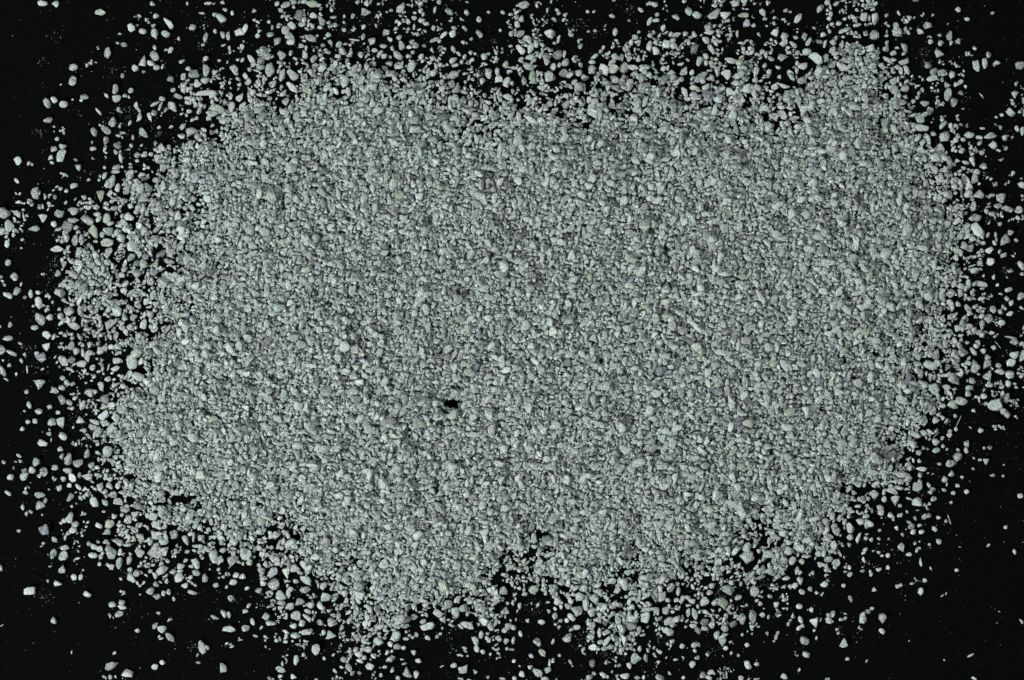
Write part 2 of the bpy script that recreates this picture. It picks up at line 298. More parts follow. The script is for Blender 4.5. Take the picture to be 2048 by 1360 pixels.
(0,1):"""135 87 56 30 -45 be;283 183 74 106 85 mo;318 185 16 36 85 na;455 135 40 18 30 ne;487 150 40 34 0 mo;592 125 70 48 10 na;533 167 36 34 0 no;672 217 50 44 -40 no;720 232 28 30 0 no;440 215 34 46 -60 do;527 262 34 34 0 no;603 235 34 16 50 na;712 77 34 28 0 no;793 80 26 26 0 no;
835 45 36 74 70 ma;890 90 86 120 60 no;860 115 40 60 60 bo;942 140 44 80 82 bo;805 212 104 70 -90 gt;928 12 80 40 0 na;30 345 120 90 -30 mo;140 352 66 80 -70 ma;187 365 16 80 -75 be;185 320 34 26 30 na;215 365 34 26 0 no;200 400 20 26 0 ba;342 388 76 78 -90 bt;
477 347 90 76 20 ma;590 330 92 70 0 ma;590 405 104 50 0 ma;432 432 54 52 -20 bo;540 452 92 84 -30 db;470 475 60 30 20 no;610 460 44 44 0 no;628 495 34 40 0 no;73 445 80 100 -60 ba;15 490 84 70 0 go;108 520 36 44 60 no;275 466 98 54 -3 ma;
700 400 120 84 -10 ma;770 300 56 50 30 ma;780 358 70 50 20 na;745 495 84 130 -70 ga;57 592 48 70 -80 bo;180 557 28 36 0 no;172 625 20 24 0 no;457 630 112 56 0 bo;690 628 44 24 -10 no;655 548 50 80 80 ma;600 560 60 110 80 ma;770 570 30 30 0 no;682 560 30 20 40 na;
67 742 60 60 30 ma;117 855 72 66 -30 ma;465 830 56 60 50 ma;345 833 40 24 0 ma;500 795 24 24 0 no;140 972 60 76 70 ma;62 1002 84 50 -15 bo;247 992 44 76 -85 no;305 980 50 34 0 bo;168 915 20 44 70 ba;310 1062 66 110 -75 be;268 1088 26 30 0 no;
325 1190 82 124 -70 mo;370 1120 26 50 80 na;403 1180 60 60 -40 no;510 1205 42 50 0 no;475 1112 34 34 0 no;485 1170 60 60 40 na;280 1260 70 46 -5 bo;375 1320 84 66 -10 ba;65 1345 90 46 -8 no;545 1312 38 30 0 no;487 1305 40 26 20 na;432 1335 34 60 70 na;635 660 60 90 80 ma;
480 985 90 90 20 ma;550 1130 90 80 -30 no;590 1245 120 60 -20 na;630 740 70 80 0 ba;575 730 60 50 0 na;770 690 120 50 -50 na;830 740 40 110 -75 na;780 800 80 90 60 ma;1100 745 60 60 60 da;1145 750 70 80 -50 ga;1290 675 110 56 35 do;1170 695 70 56 20 do;1360 637 34 30 0 bo;
1065 610 110 90 0 ba;860 580 110 80 20 na;865 660 60 100 60 na;1335 860 110 90 -45 no;1050 700 90 60 50 ma;860 390 90 90 60 na;915 305 66 44 0 mo;1030 380 90 80 -30 ba;850 270 50 40 0 na;1045 290 50 50 0 na;1105 180 56 50 40 na;1060 165 90 40 0 na;1090 115 66 70 60 ga;
820 515 60 50 50 na;935 500 50 60 60 na;880 490 70 80 60 ma;1185 440 30 44 0 na;970 545 80 80 0 ma;1220 720 20 20 0 no;1280 785 46 34 30 no;980 1260 60 50 0 no;1040 1255 60 60 0 na;1085 1262 36 36 0 no;1000 1180 60 60 0 na;1240 820 90 60 0 da;1100 830 90 80 0 ma;
950 850 50 50 0 do;1410 1170 140 60 5 ga;1460 540 110 50 -15 bo;1530 360 46 66 80 ma;1000 940 36 30 0 no;920 1060 120 60 0 na;160 0 1 1 0 na;880 1230 90 110 60 na;1150 1230 60 90 80 na;1780 60 50 40 0 na;1170 65 60 34 30 ma;1045 35 90 80 40 ma;790 390 70 40 60 na""",
(3,1):"""1590 100 70 170 -68 no;1655 70 60 90 75 ma;1600 190 80 66 10 ba;1685 195 96 80 10 ma;1500 100 110 90 -30 ma;1665 15 60 50 0 na;1818 113 48 44 0 mo;1785 73 28 30 0 bo;2030 118 80 56 -10 na;2027 68 24 20 0 no;1865 220 90 96 -50 no;1790 350 66 46 -10 ma;1840 290 76 46 0 ma;
1915 310 110 56 -8 ma;2005 320 76 70 20 ma;2000 385 50 30 -40 bo;1645 290 66 90 60 ma;1655 380 110 66 -5 ma;1680 490 96 160 -68 ba;1625 530 44 46 0 mo;1620 575 40 30 0 ma;1615 625 70 66 0 mo;1900 560 80 110 75 ma;1935 500 50 56 50 ma;1985 563 44 30 -30 no;
1770 640 76 66 0 ba;1710 638 26 30 0 mo;1885 682 52 60 60 no;1780 735 74 66 0 bo;1652 805 76 50 5 no;1760 520 50 30 60 ma;2025 765 50 90 -60 ba;2030 832 40 28 0 na;1803 855 34 50 80 ba;1912 858 20 20 0 no;1635 765 80 14 18 be;1695 745 60 60 -60 ma;
1603 912 48 90 85 no;1700 912 124 56 0 na;1715 948 40 24 0 no;1925 958 68 38 15 nb;1835 920 36 26 20 no;1860 990 40 22 -10 na;1910 1028 40 50 -60 no;1945 1062 44 56 60 bo;2020 1010 76 60 30 mo;1710 1028 70 40 10 na;1732 990 26 26 0 no;1613 1030 38 38 0 mo;1655 910 40 60 50 na;
1800 1115 60 70 -60 mo;1760 1190 80 80 20 ma;1860 1135 50 50 0 ma;1880 1095 34 50 -70 ma;1935 1152 68 40 20 bo;1870 1222 50 64 0 bo;1825 1225 34 24 30 na;1710 1240 50 96 80 ma;1595 1250 96 56 10 no;1790 1305 48 34 -15 nb;1940 1340 110 20 -10 ne;1685 1300 60 50 0 ma;1900 1110 30 30 0 no;
1485 980 90 36 -35 no;1560 1235 50 50 0 na;1540 930 80 50 0 no;1465 1080 50 110 -65 na;1520 1070 50 50 0 na;1600 1110 50 90 -60 na;300 360 80 74 60 go;1248 735 60 66 60 ga;805 850 60 110 84 ga;1110 480 90 130 70 no;1045 245 56 120 88 bo;712 230 60 100 -55 ko;620 65 86 44 -5 bo;
395 225 130 66 -25 na;770 1300 80 70 40 ga;435 970 100 66 -10 ba;203 600 34 130 88 be;1170 825 80 100 -60 no;325 630 120 70 -5 na;1000 700 56 56 0 bo;1350 785 140 40 -10 be;890 1040 140 66 -40 na;620 1115 140 60 -40 ba;1280 1010 90 90 -60 no;1105 290 60 60 0 bo;520 265 90 70 -30 na;
450 505 90 80 -20 ma;640 260 70 110 60 ga;1280 1200 90 70 0 na;1100 930 100 70 60 na;1155 930 70 56 20 na;690 305 60 60 30 ba;90 280 110 70 20 na;1370 70 80 80 0 na;1450 1300 150 40 -25 na;480 740 130 60 0 na;1360 610 60 60 0 ga;100 890 110 34 50 ne;710 985 130 50 10 na;240 1000 1 1 0 na""",
(0,2):"""15 75 60 80 -60 ma;95 105 100 36 -25 ma;378 45 70 76 40 na;330 135 80 90 -60 ma;295 105 40 30 0 ba;575 48 66 80 50 ma;610 92 60 66 50 na;663 98 30 86 -85 na;660 42 36 36 0 no;720 35 50 56 30 na;735 105 40 60 -40 ma;700 130 50 110 80 no;800 85 66 70 30 na;845 60 50 80 60 ma;
25 165 24 24 0 ma;75 200 34 36 0 mo;22 245 50 110 -70 ma;50 315 50 24 -20 na;172 167 28 44 -60 no;217 235 16 72 -86 be;510 168 110 66 -50 no;545 228 50 30 -10 no;570 158 70 76 0 do;652 190 90 60 0 bo;740 222 52 50 10 no;790 255 28 44 0 no;820 232 26 44 80 no;868 215 12 66 75 be;828 268 26 30 -40 na;
945 168 90 52 -5 bo;925 228 82 50 10 bo;900 265 40 30 20 no;1060 175 100 130 -80 no;1105 290 120 80 -40 no;325 340 92 90 30 nt;212 412 46 40 0 mo;502 305 52 46 0 mo;535 345 60 50 -60 na;583 352 46 44 0 ma;437 402 80 60 0 ma;497 382 54 50 20 no;752 290 40 40 0 na;865 312 60 50 -10 na;733 325 26 20 0 bo;
688 342 28 20 0 no;815 370 60 90 -60 na;720 425 90 76 0 no;765 415 44 44 0 no;840 480 80 96 -60 do;232 520 40 66 -70 no;195 568 24 22 0 no;497 475 60 90 -60 db;555 500 60 46 -20 ma;603 462 40 50 60 mo;660 522 60 90 75 na;580 545 40 34 0 no;552 545 24 30 0 na;
315 570 68 54 20 no;465 580 34 40 0 bo;757 558 30 28 0 no;225 655 42 38 0 no;282 650 44 56 -60 bo;180 710 38 40 0 bo;418 655 76 74 0 mo;492 665 80 96 -70 bt;650 645 76 66 -20 nt;755 655 96 40 -20 no;745 695 80 60 0 na;830 605 100 66 30 ba;690 597 24 18 0 no;665 725 66 44 0 na;
505 770 60 86 -55 be;340 828 86 56 -25 ba;410 800 10 40 85 ne;485 872 54 46 0 na;700 905 50 90 80 ma;790 955 30 46 -80 mo;500 930 40 56 60 ma;548 950 66 110 80 mo;440 1020 60 50 0 ma;290 978 66 76 60 mo;258 1045 66 60 -40 na;350 1055 76 80 -60 mo;320 1085 50 34 30 no;85 1095 52 60 0 bo;
198 1092 76 80 0 ma;200 1045 50 50 30 na;630 985 90 70 20 ma;735 1005 60 60 20 ma;745 1035 40 24 0 ba;540 1045 80 56 -20 na;578 1100 60 90 -55 bo;508 1112 50 44 0 na;475 1180 56 60 50 na;555 1162 40 44 0 bo;628 1175 70 34 -40 ba;205 1190 22 44 70 ba;65 1225 60 34 -25 ba;
320 1240 90 56 0 mo;318 1318 84 70 20 ma;365 1285 34 60 70 ma;565 1262 56 82 75 ma;755 1297 66 100 -55 bo;575 1330 28 26 0 no;182 1338 34 50 -70 bo;840 1300 66 50 -20 na;945 1168 46 60 80 bo;875 1170 50 76 -70 no;1055 1035 24 90 70 be;1275 1085 60 90 55 bo;1212 850 50 60 80 bo;
1240 400 90 90 -60 na;1090 480 90 36 45 be;885 715 60 130 60 na;700 1090 90 70 -20 na;860 890 90 100 60 na;840 665 90 60 0 na;1720 625 90 60 0 ga;800 1170 60 80 60 na;840 1215 50 50 0 no;900 1235 80 60 0 ma;1300 1285 34 60 0 no;1010 1335 60 50 0 na;1120 1215 60 90 -60 na;950 1290 90 60 -10 na;820 370 1 1 0 na""",
(3,2):"""1665 47 44 54 -60 bo;1720 90 50 50 0 na;1640 90 90 40 -50 na;1805 60 40 44 -60 na;1840 40 10 80 -50 ne;1970 12 80 60 10 ma;1975 120 90 66 20 na;2035 125 60 110 60 na;2030 30 50 40 0 na;1605 150 30 48 60 no;1757 138 56 48 0 mo;1560 100 90 90 0 ma;1655 210 90 120 -80 ma;1750 190 90 66 30 ma;
1845 205 52 48 0 no;1855 250 90 50 -20 na;1940 182 80 84 50 na;1935 278 84 70 0 no;2030 285 34 50 50 no;1765 280 76 90 60 nt;1630 325 56 66 -60 na;1610 385 70 50 0 ma;1485 320 90 120 -60 ma;1975 350 26 34 0 no;1920 350 56 60 -40 na;1872 378 46 30 40 no;1388 252 28 34 0 no;1430 280 90 44 20 na;
1875 435 34 70 80 bo;1910 465 50 90 60 ma;1725 450 60 50 -30 bo;1688 475 22 60 -85 ba;1742 510 44 34 0 mo;1815 515 130 110 0 na;1942 525 24 24 0 no;1645 567 40 34 -50 bt;1880 572 66 56 -20 ma;1910 600 60 60 0 ma;1600 430 50 50 0 no;1545 490 110 70 -20 na;1480 520 90 90 -60 na;
1500 610 44 34 -30 no;1525 650 8 120 65 ne;1503 712 34 40 60 no;1295 735 80 54 -5 no;1245 640 60 110 -80 na;1345 640 66 66 0 nt;1365 595 60 34 50 na;1350 755 8 80 45 ne;1450 760 44 50 0 no;1455 728 40 34 0 na;1395 785 36 36 0 no;1348 815 76 60 0 nt;1402 848 36 36 0 no;1345 882 72 44 15 no;
1245 865 34 34 0 mo;1280 872 24 24 0 mo;1205 902 50 50 0 no;1210 967 36 36 0 no;1163 962 22 46 -70 bo;1120 990 60 44 0 no;1370 990 38 30 -40 na;1590 825 60 60 60 nt;1582 882 36 54 -65 bo;1523 877 38 34 0 ma;1515 935 80 76 0 mo;1470 985 84 60 10 na;1465 1065 54 56 90 nt;
1440 985 40 60 80 na;1702 722 52 48 0 nt;1812 690 44 36 -40 ma;1820 712 30 24 0 na;1730 865 30 28 0 no;1773 860 40 44 0 do;1695 958 34 26 0 na;1742 975 56 60 -90 bt;1640 1030 30 26 0 no;1553 1097 36 24 -30 na;1410 1113 56 56 30 na;1225 1032 96 40 -5 ba;1215 1080 40 50 80 ma;
1193 1170 84 96 60 no;1215 1125 40 34 0 na;1518 1163 34 40 0 ba;1590 1216 50 46 -10 bo;1483 1225 42 38 20 no;1318 1198 44 40 -20 no;1285 1160 50 30 -50 na;1325 1272 50 60 50 na;1463 1300 30 34 0 no;1195 1300 90 90 -50 ba;1130 1270 60 20 -20 ne;2017 1245 44 52 0 bo;1880 1087 26 28 0 no;1886 998 18 18 0 na;
1000 1205 110 56 -25 no;1010 1275 76 90 60 na;1055 1325 40 34 20 no;927 1218 30 50 88 bo;930 1275 50 56 -60 no;857 1240 56 66 30 no;800 1270 40 34 0 no;768 1290 30 40 60 no;895 1340 70 50 -20 na;855 1160 60 60 40 na;1060 1130 60 70 -40 no;720 1330 60 30 10 na;1120 1100 60 90 -60 na;1035 1180 110 36 -10 na;
950 90 70 60 -20 bo;875 175 80 60 -10 no;130 205 66 140 -60 bo;385 265 66 100 -50 bo;615 80 70 60 0 ga;1060 370 120 110 30 na;1155 355 76 80 0 ma;595 820 100 90 -30 ma;870 950 110 100 0 na;170 575 120 90 0 ga;735 155 90 90 40 do;150 700 120 70 -10 na;1330 390 90 110 -40 na;
1300 200 130 76 -10 na;1220 270 50 90 85 na;1265 275 24 60 80 na;1365 475 30 66 -80 no;1395 525 60 44 0 no;1310 545 70 120 -80 ma;1350 110 110 80 60 ma;1190 110 90 100 -50 mo;45 195 90 60 10 ga;1030 235 50 70 60 do;850 1060 90 60 0 na;160 935 90 80 0 na;95 1210 70 60 0 bo;520 1080 60 90 80 na;260 190 100 70 0 na;650 830 1 1 0 na""",
(0,3):"""213 28 30 46 80 no;247 14 34 36 0 mo;560 60 70 100 70 nt;518 82 46 44 20 bo;492 105 34 36 0 no;830 12 34 22 0 no;605 115 66 60 0 na;585 158 60 66 0 ba;690 133 26 24 0 mo;793 125 64 40 -25 bb;877 112 90 84 30 na;918 52 50 50 0 na;1030 72 80 90 50 na;1100 120 50 46 20 ma;1060 145 100 34 -15 ne;
150 170 32 38 0 bo;355 158 84 90 -70 db;435 236 72 44 -38 ma;860 180 60 66 60 ma;1225 50 90 80 30 na;1260 120 110 60 -30 bo;1330 55 80 100 60 na;787 253 34 28 0 ma;712 268 34 40 -50 na;755 295 84 46 -15 no;800 310 56 50 0 na;745 362 80 48 -3 bo;805 372 46 56 50 ma;797 432 36 36 60 bo;
430 350 62 92 80 ma;518 302 80 48 5 no;507 367 84 78 20 na;500 468 60 82 80 md;590 536 56 56 0 bo;646 535 40 58 80 bo;665 480 18 18 0 no;465 588 76 52 -5 bt;237 647 108 70 10 bb;700 672 74 54 -5 bo;900 755 72 54 -10 bo;972 745 64 60 60 ma;978 778 80 36 -5 ba;953 830 76 56 10 no;
430 880 50 62 90 nt;1100 965 46 36 -30 no;1240 925 44 66 70 ma;1298 950 74 70 30 bo;1360 1018 104 52 -42 me;1618 1098 70 124 -65 mo;1660 1098 30 44 -50 no;1835 950 116 56 -5 bb;1968 942 76 56 20 mo;2020 895 36 70 -70 bo;1720 858 80 30 -15 ne;1790 828 50 76 -80 na;1832 838 34 62 -85 na;
1960 812 50 50 -40 na;1990 765 28 50 60 no;573 1138 14 36 88 be;895 1243 128 66 22 md;1022 1306 98 70 -10 bb;1240 1255 60 50 5 bo;1300 1218 54 42 5 bo;1787 1262 60 84 -85 bb;15 923 44 8 30 be;8 465 30 60 85 ma;1205 645 66 66 -20 mo;1258 690 70 56 -30 ma;1250 592 52 54 0 to;
1310 665 42 48 60 bo;1350 655 38 54 -75 no;1390 712 26 40 -60 bo;1480 600 56 56 -20 ba;1540 660 84 34 -15 no;1430 540 76 90 40 bo;1445 450 70 60 50 na;1487 405 36 46 50 no;1440 485 60 30 0 na;1380 492 60 46 0 na;1340 407 34 44 -50 no;1285 490 140 66 38 bo;1235 520 70 40 -45 na;1185 445 56 56 30 na;
1225 440 40 24 0 no;1205 488 40 36 0 no;1040 478 46 44 0 no;1095 502 64 66 0 mo;1050 545 90 64 -50 no;1098 585 24 40 -60 ba;968 550 34 26 -20 no;957 425 64 100 -80 no;960 335 34 60 85 ba;1035 395 50 90 65 ga;1115 340 90 70 -30 na;885 340 96 120 -50 na;870 305 60 60 0 ma;940 255 110 60 -20 ma;1020 280 90 30 0 na;
1240 340 130 110 0 ma;1320 325 90 76 50 na;1245 290 60 80 80 na;1250 200 90 80 0 na;1310 240 90 80 0 na;1390 200 80 90 60 ma;1168 382 30 30 0 na;1120 210 90 60 -30 ma;1500 332 46 36 20 na;1572 290 72 32 5 ma;1555 325 44 26 -20 no;1602 320 34 44 -60 na;1570 430 66 100 -70 na;1530 450 34 46 0 na;
1573 502 76 50 0 ma;1640 543 54 70 -70 ma;1730 600 50 46 50 ma;1715 375 80 120 -70 mo;1665 315 90 44 -35 na;1765 405 56 90 70 na;1785 322 60 46 20 ma;1855 400 90 110 60 ma;1910 415 60 24 -20 ba;1965 350 100 130 -50 no;1995 415 60 60 0 na;1750 475 30 36 60 no;1868 578 62 56 -20 bb;1890 520 50 60 0 na;
1940 530 46 60 0 na;1815 615 30 34 40 no;1845 705 56 60 -30 ma;1490 240 50 90 -60 no;1550 215 26 90 88 na;1605 220 60 60 60 na;1700 262 60 26 -15 na;1670 155 40 44 0 no;1735 115 100 14 0 be;1520 40 66 110 70 na;2032 380 34 34 0 no;1770 230 90 60 -20 na;1870 250 80 80 0 na;1680 475 18 20 0 no""",
(1,3):"""55 582 56 60 -60 ba;145 590 100 100 50 mo;22 645 50 66 0 mo;245 505 66 90 -80 bt;130 500 70 110 40 no;300 465 120 70 10 na;320 570 60 40 -20 no;277 632 50 50 40 na;395 640 96 60 10 mo;400 560 120 70 -20 na;200 690 100 80 -40 na;260 670 40 90 -80 ne;205 740 80 50 0 na;150 790 44 30 40 ma;
275 770 66 80 60 na;350 730 90 60 10 ma;440 760 60 56 0 na;515 765 50 80 -55 bo;415 810 70 36 -20 na;555 700 90 90 50 ba;635 685 60 50 0 na;80 852 66 70 30 no;120 908 90 50 -15 na;235 862 40 28 0 no;325 845 90 90 50 no;410 860 60 90 -60 na;300 925 60 50 -30 ba;370 905 60 60 0 no;
240 972 70 34 -20 ba;315 1003 90 54 -8 no;410 975 110 50 10 na;515 900 50 60 -60 ma;610 900 90 80 -20 na;605 1000 90 80 -10 nt;685 945 40 60 60 na;540 980 40 50 60 na;480 1115 74 100 84 mo;322 1200 50 84 -84 bb;547 1187 36 30 -60 ba;197 1275 92 54 -20 no;300 1336 60 46 -20 bt;130 1352 46 20 0 na;
485 1354 34 14 0 na;675 1130 14 14 0 no;700 1195 56 56 20 mo;735 1200 30 60 60 na;750 1130 54 34 -10 na;742 1260 54 80 -70 no;775 1305 50 36 30 no;828 1302 36 28 0 mo;820 1150 80 56 -30 na;865 1180 46 40 0 na;833 1205 66 40 -10 bo;900 1115 66 60 30 no;938 1168 54 34 -35 bo;910 1252 76 62 -30 bb;
1030 1256 46 30 5 no;1000 1322 36 34 -50 no;950 1300 16 26 70 na;985 1130 26 20 60 na;1052 1140 40 46 80 na;1070 1195 56 56 -20 na;1098 1175 34 46 -60 no;1088 1128 34 24 50 no;1075 1072 46 56 -70 bo;1130 1090 70 56 -10 mo;1180 1102 40 42 0 bo;975 1048 80 74 20 no;1120 1010 76 100 60 na;
1200 1030 54 30 -10 na;1205 975 30 26 0 ma;1283 997 50 38 -40 mo;1373 1025 40 54 -50 bo;1472 990 42 26 10 no;1450 1012 40 34 30 ma;1300 1205 60 40 0 ba;1187 1230 46 20 5 na;1215 1305 100 76 -40 ma;1282 1314 50 70 80 bo;1140 1345 50 40 -40 na;1487 1251 44 12 25 ne;1583 1242 52 52 -30 no;
1655 1270 78 82 0 ba;1628 1160 46 20 0 no;1650 1168 20 16 0 no;1875 1152 22 30 70 ba;1757 1045 50 90 -60 no;1765 1110 46 70 -70 bo;1815 1135 48 40 -35 bo;1855 1338 26 30 60 na;1975 1350 60 24 -15 no;2010 1108 34 30 0 no;2040 1115 24 20 0 no;2012 745 30 30 0 no;1998 805 50 66 -70 bb;
1980 650 76 80 60 na;1875 637 54 50 30 bo;2000 1045 50 50 40 na;1940 1030 50 60 -60 na;1800 1000 40 80 80 na;1853 990 34 28 0 no;1690 920 130 60 -30 ba;1640 930 60 30 -40 ba;1370 930 124 66 10 ba;1340 890 60 44 40 na;1500 880 60 70 -60 nt;1455 820 80 90 -60 na;1600 820 80 100 -70 no;
1540 750 70 80 -40 no;1615 715 66 66 0 ba;1660 780 80 80 -20 na;1910 715 90 50 5 na;1970 715 40 40 0 na;1880 930 60 90 -50 na;2020 930 60 60 0 na;1990 960 50 60 0 na;1815 860 90 60 60 ma;1920 900 34 90 80 ma;1760 740 60 60 0 ma;1205 870 76 70 0 do;1270 855 66 50 0 na;
860 365 140 40 -14 na;540 415 90 30 10 bo;370 340 50 80 -60 bo;1040 740 90 60 50 ba;2030 460 60 90 60 ga;1180 605 60 50 0 ga;1080 270 110 80 -10 no;555 245 100 90 0 mo;40 85 90 90 30 ga;45 485 66 66 0 mo;30 255 50 36 -20 no;45 350 40 40 0 bo;1460 110 120 40 20 ba;1610 455 80 50 0 bo;
1820 440 90 60 20 no;1825 175 90 70 0 ba;1890 375 60 60 0 do;950 555 1 1 0 na;840 670 60 60 0 na;715 670 60 60 0 na;640 240 90 60 40 na;2000 520 40 50 0 na;1330 560 60 60 0 bo""",
(2,3):"""62 768 34 60 86 bo;45 805 18 30 70 no;125 886 34 34 0 no;235 895 62 44 -30 bo;345 848 50 66 84 na;345 790 34 34 0 bo;347 916 32 28 0 no;388 885 32 38 0 no;440 882 42 40 0 bo;475 855 80 46 -45 bb;10 940 46 50 0 no;68 990 32 62 -80 bo;12 1042 30 70 80 no;8 1115 24 34 0 ma;
205 1058 60 80 -55 nt;328 1052 28 56 75 no;445 1018 76 96 65 mt;520 938 60 44 10 no;475 955 50 30 20 na;245 1142 56 80 -65 gd;155 1168 50 34 -40 ba;380 1163 34 28 0 mo;15 1207 34 34 0 bo;330 1205 34 50 60 na;300 1222 20 66 85 ba;468 1215 26 50 -60 na;485 1248 20 16 0 na;545 1085 36 18 10 na;
145 1257 38 42 0 bo;205 1302 100 66 -20 mo;285 1280 66 54 10 na;265 1350 70 40 0 mo;78 1315 50 66 -60 bo;20 1345 40 40 -50 bo;640 1228 52 74 80 db;657 1307 40 36 0 no;620 1340 50 60 0 mo;728 1322 66 50 -15 bo;765 1335 30 30 -40 no;905 1330 84 50 10 bb;940 1240 60 50 -40 ba;985 1190 90 90 50 na;
1070 1185 40 80 -84 ma;1023 1110 38 60 70 bo;1000 1340 34 50 0 no;1053 1338 26 40 80 bo;1183 1340 80 50 -30 ma;1185 1137 40 34 -45 bo;1135 1150 24 20 0 na;833 1178 24 20 0 no;1235 1180 16 24 50 na;1310 1196 44 22 5 bo;1368 1180 30 28 0 mo;1445 1232 60 60 -60 bo;1372 1340 34 30 0 bo;
1525 1320 46 66 70 mo;1590 1297 50 60 30 ba;1565 1335 80 40 -20 na;1620 1310 24 20 0 na;1885 1238 56 86 -55 bo;1958 1232 46 34 -20 bo;1830 1345 50 50 -40 na;1960 1352 60 16 0 na;1880 1080 40 46 0 bo;1755 1143 28 38 80 no;1812 1162 28 28 0 no;1563 1155 30 34 -40 no;1750 1055 34 22 20 no;
1708 1103 44 40 0 bo;1680 1050 70 90 -90 nt;1690 1000 90 40 20 na;1640 1000 66 60 40 na;1462 1125 36 36 0 bo;1455 1080 50 50 20 na;1490 1075 40 40 0 na;1360 1085 50 46 20 na;1245 970 50 90 -50 be;1215 960 30 70 -55 be;1275 975 50 66 -60 mo;1450 925 66 46 20 bt;1390 934 26 26 0 no;
1540 895 70 66 -20 do;1485 960 50 80 -60 do;1545 945 50 70 0 ma;1600 920 60 60 20 na;1700 945 70 70 0 mo;1770 910 60 76 60 do;1843 870 66 100 -80 mo;1925 855 70 120 88 mo;1540 735 74 92 70 mo;1265 885 110 70 10 na;1315 870 60 60 0 na;1230 800 66 76 60 no;1285 815 40 30 0 na;1290 920 50 50 -40 na;
1362 865 30 66 85 no;1410 820 40 80 85 no;1462 830 50 110 -75 no;1415 765 60 26 0 no;1545 815 70 36 -20 na;1678 735 120 80 -30 go;1620 740 60 50 20 na;1715 845 46 40 -40 na;1750 822 30 18 0 na;2003 838 42 50 -30 no;1985 748 40 40 0 no;1958 725 34 28 0 no;1810 700 60 50 0 na;1850 770 50 16 -10 na;
1720 640 130 90 0 na;1940 650 80 110 80 mo;1580 660 60 46 0 mo;1550 620 30 36 0 ba;1600 605 60 50 0 ma;1490 675 34 20 -40 na;650 1098 80 60 20 bo;755 1045 50 110 60 ba;745 1105 70 46 0 na;790 1095 60 50 -20 ma;705 1055 40 50 0 no;630 1010 70 60 -20 na;700 980 50 90 -70 na;
880 970 60 90 80 no;930 1020 60 50 0 na;970 1040 44 40 0 mo;862 1035 40 50 60 no;1000 992 36 46 60 no;960 985 36 44 -40 no;865 1085 32 32 0 no;905 1045 40 36 0 no;950 930 100 70 0 do;960 870 110 80 -10 na;1065 850 80 110 70 na;1100 790 160 40 10 na;1045 745 60 24 -30 no;
850 885 60 110 84 na;720 770 90 90 -40 ba;690 880 60 60 0 ma;590 755 60 110 -80 na;820 750 60 80 60 na;790 770 60 36 -40 na;748 697 36 36 0 bo;545 690 80 76 0 na;360 720 60 90 -80 na;525 800 90 90 30 na;450 770 66 50 -10 mo;660 720 90 70 -60 na;690 660 60 80 60 na;620 690 100 26 -50 ne;
175 640 90 80 0 ga;105 670 60 40 0 na;270 668 34 34 0 no;250 635 40 34 -30 na;60 625 40 34 -40 na;25 618 26 24 0 no;330 620 80 90 -50 na;215 420 60 80 60 no;445 295 60 80 -50 no;925 450 26 50 -80 no;930 500 60 60 40 na;1880 380 130 110 0 na;1880 300 90 70 60 na;580 510 60 100 60 ba;
1320 160 120 56 -5 ga;1720 460 40 40 0 na;1650 420 60 80 60 na;1800 505 60 40 0 na;1865 515 40 30 0 na;1100 320 130 50 -5 ma;1490 770 40 40 50 na;1270 620 66 90 60 mo;1325 590 40 34 0 no;1330 650 40 80 -80 na;1445 615 26 60 -70 bo;1000 700 70 90 -80 no;1200 690 90 80 20 na;1250 720 40 50 0 no;
840 640 70 66 30 ma;850 600 56 26 10 no;680 600 80 50 0 na;175 220 50 110 84 na;40 200 16 130 -60 be;1290 180 90 24 -20 na;2030 370 60 110 80 na;1370 700 50 40 0 na;1355 730 50 50 0 na;1315 720 40 46 0 na;1405 700 50 40 0 mo""",
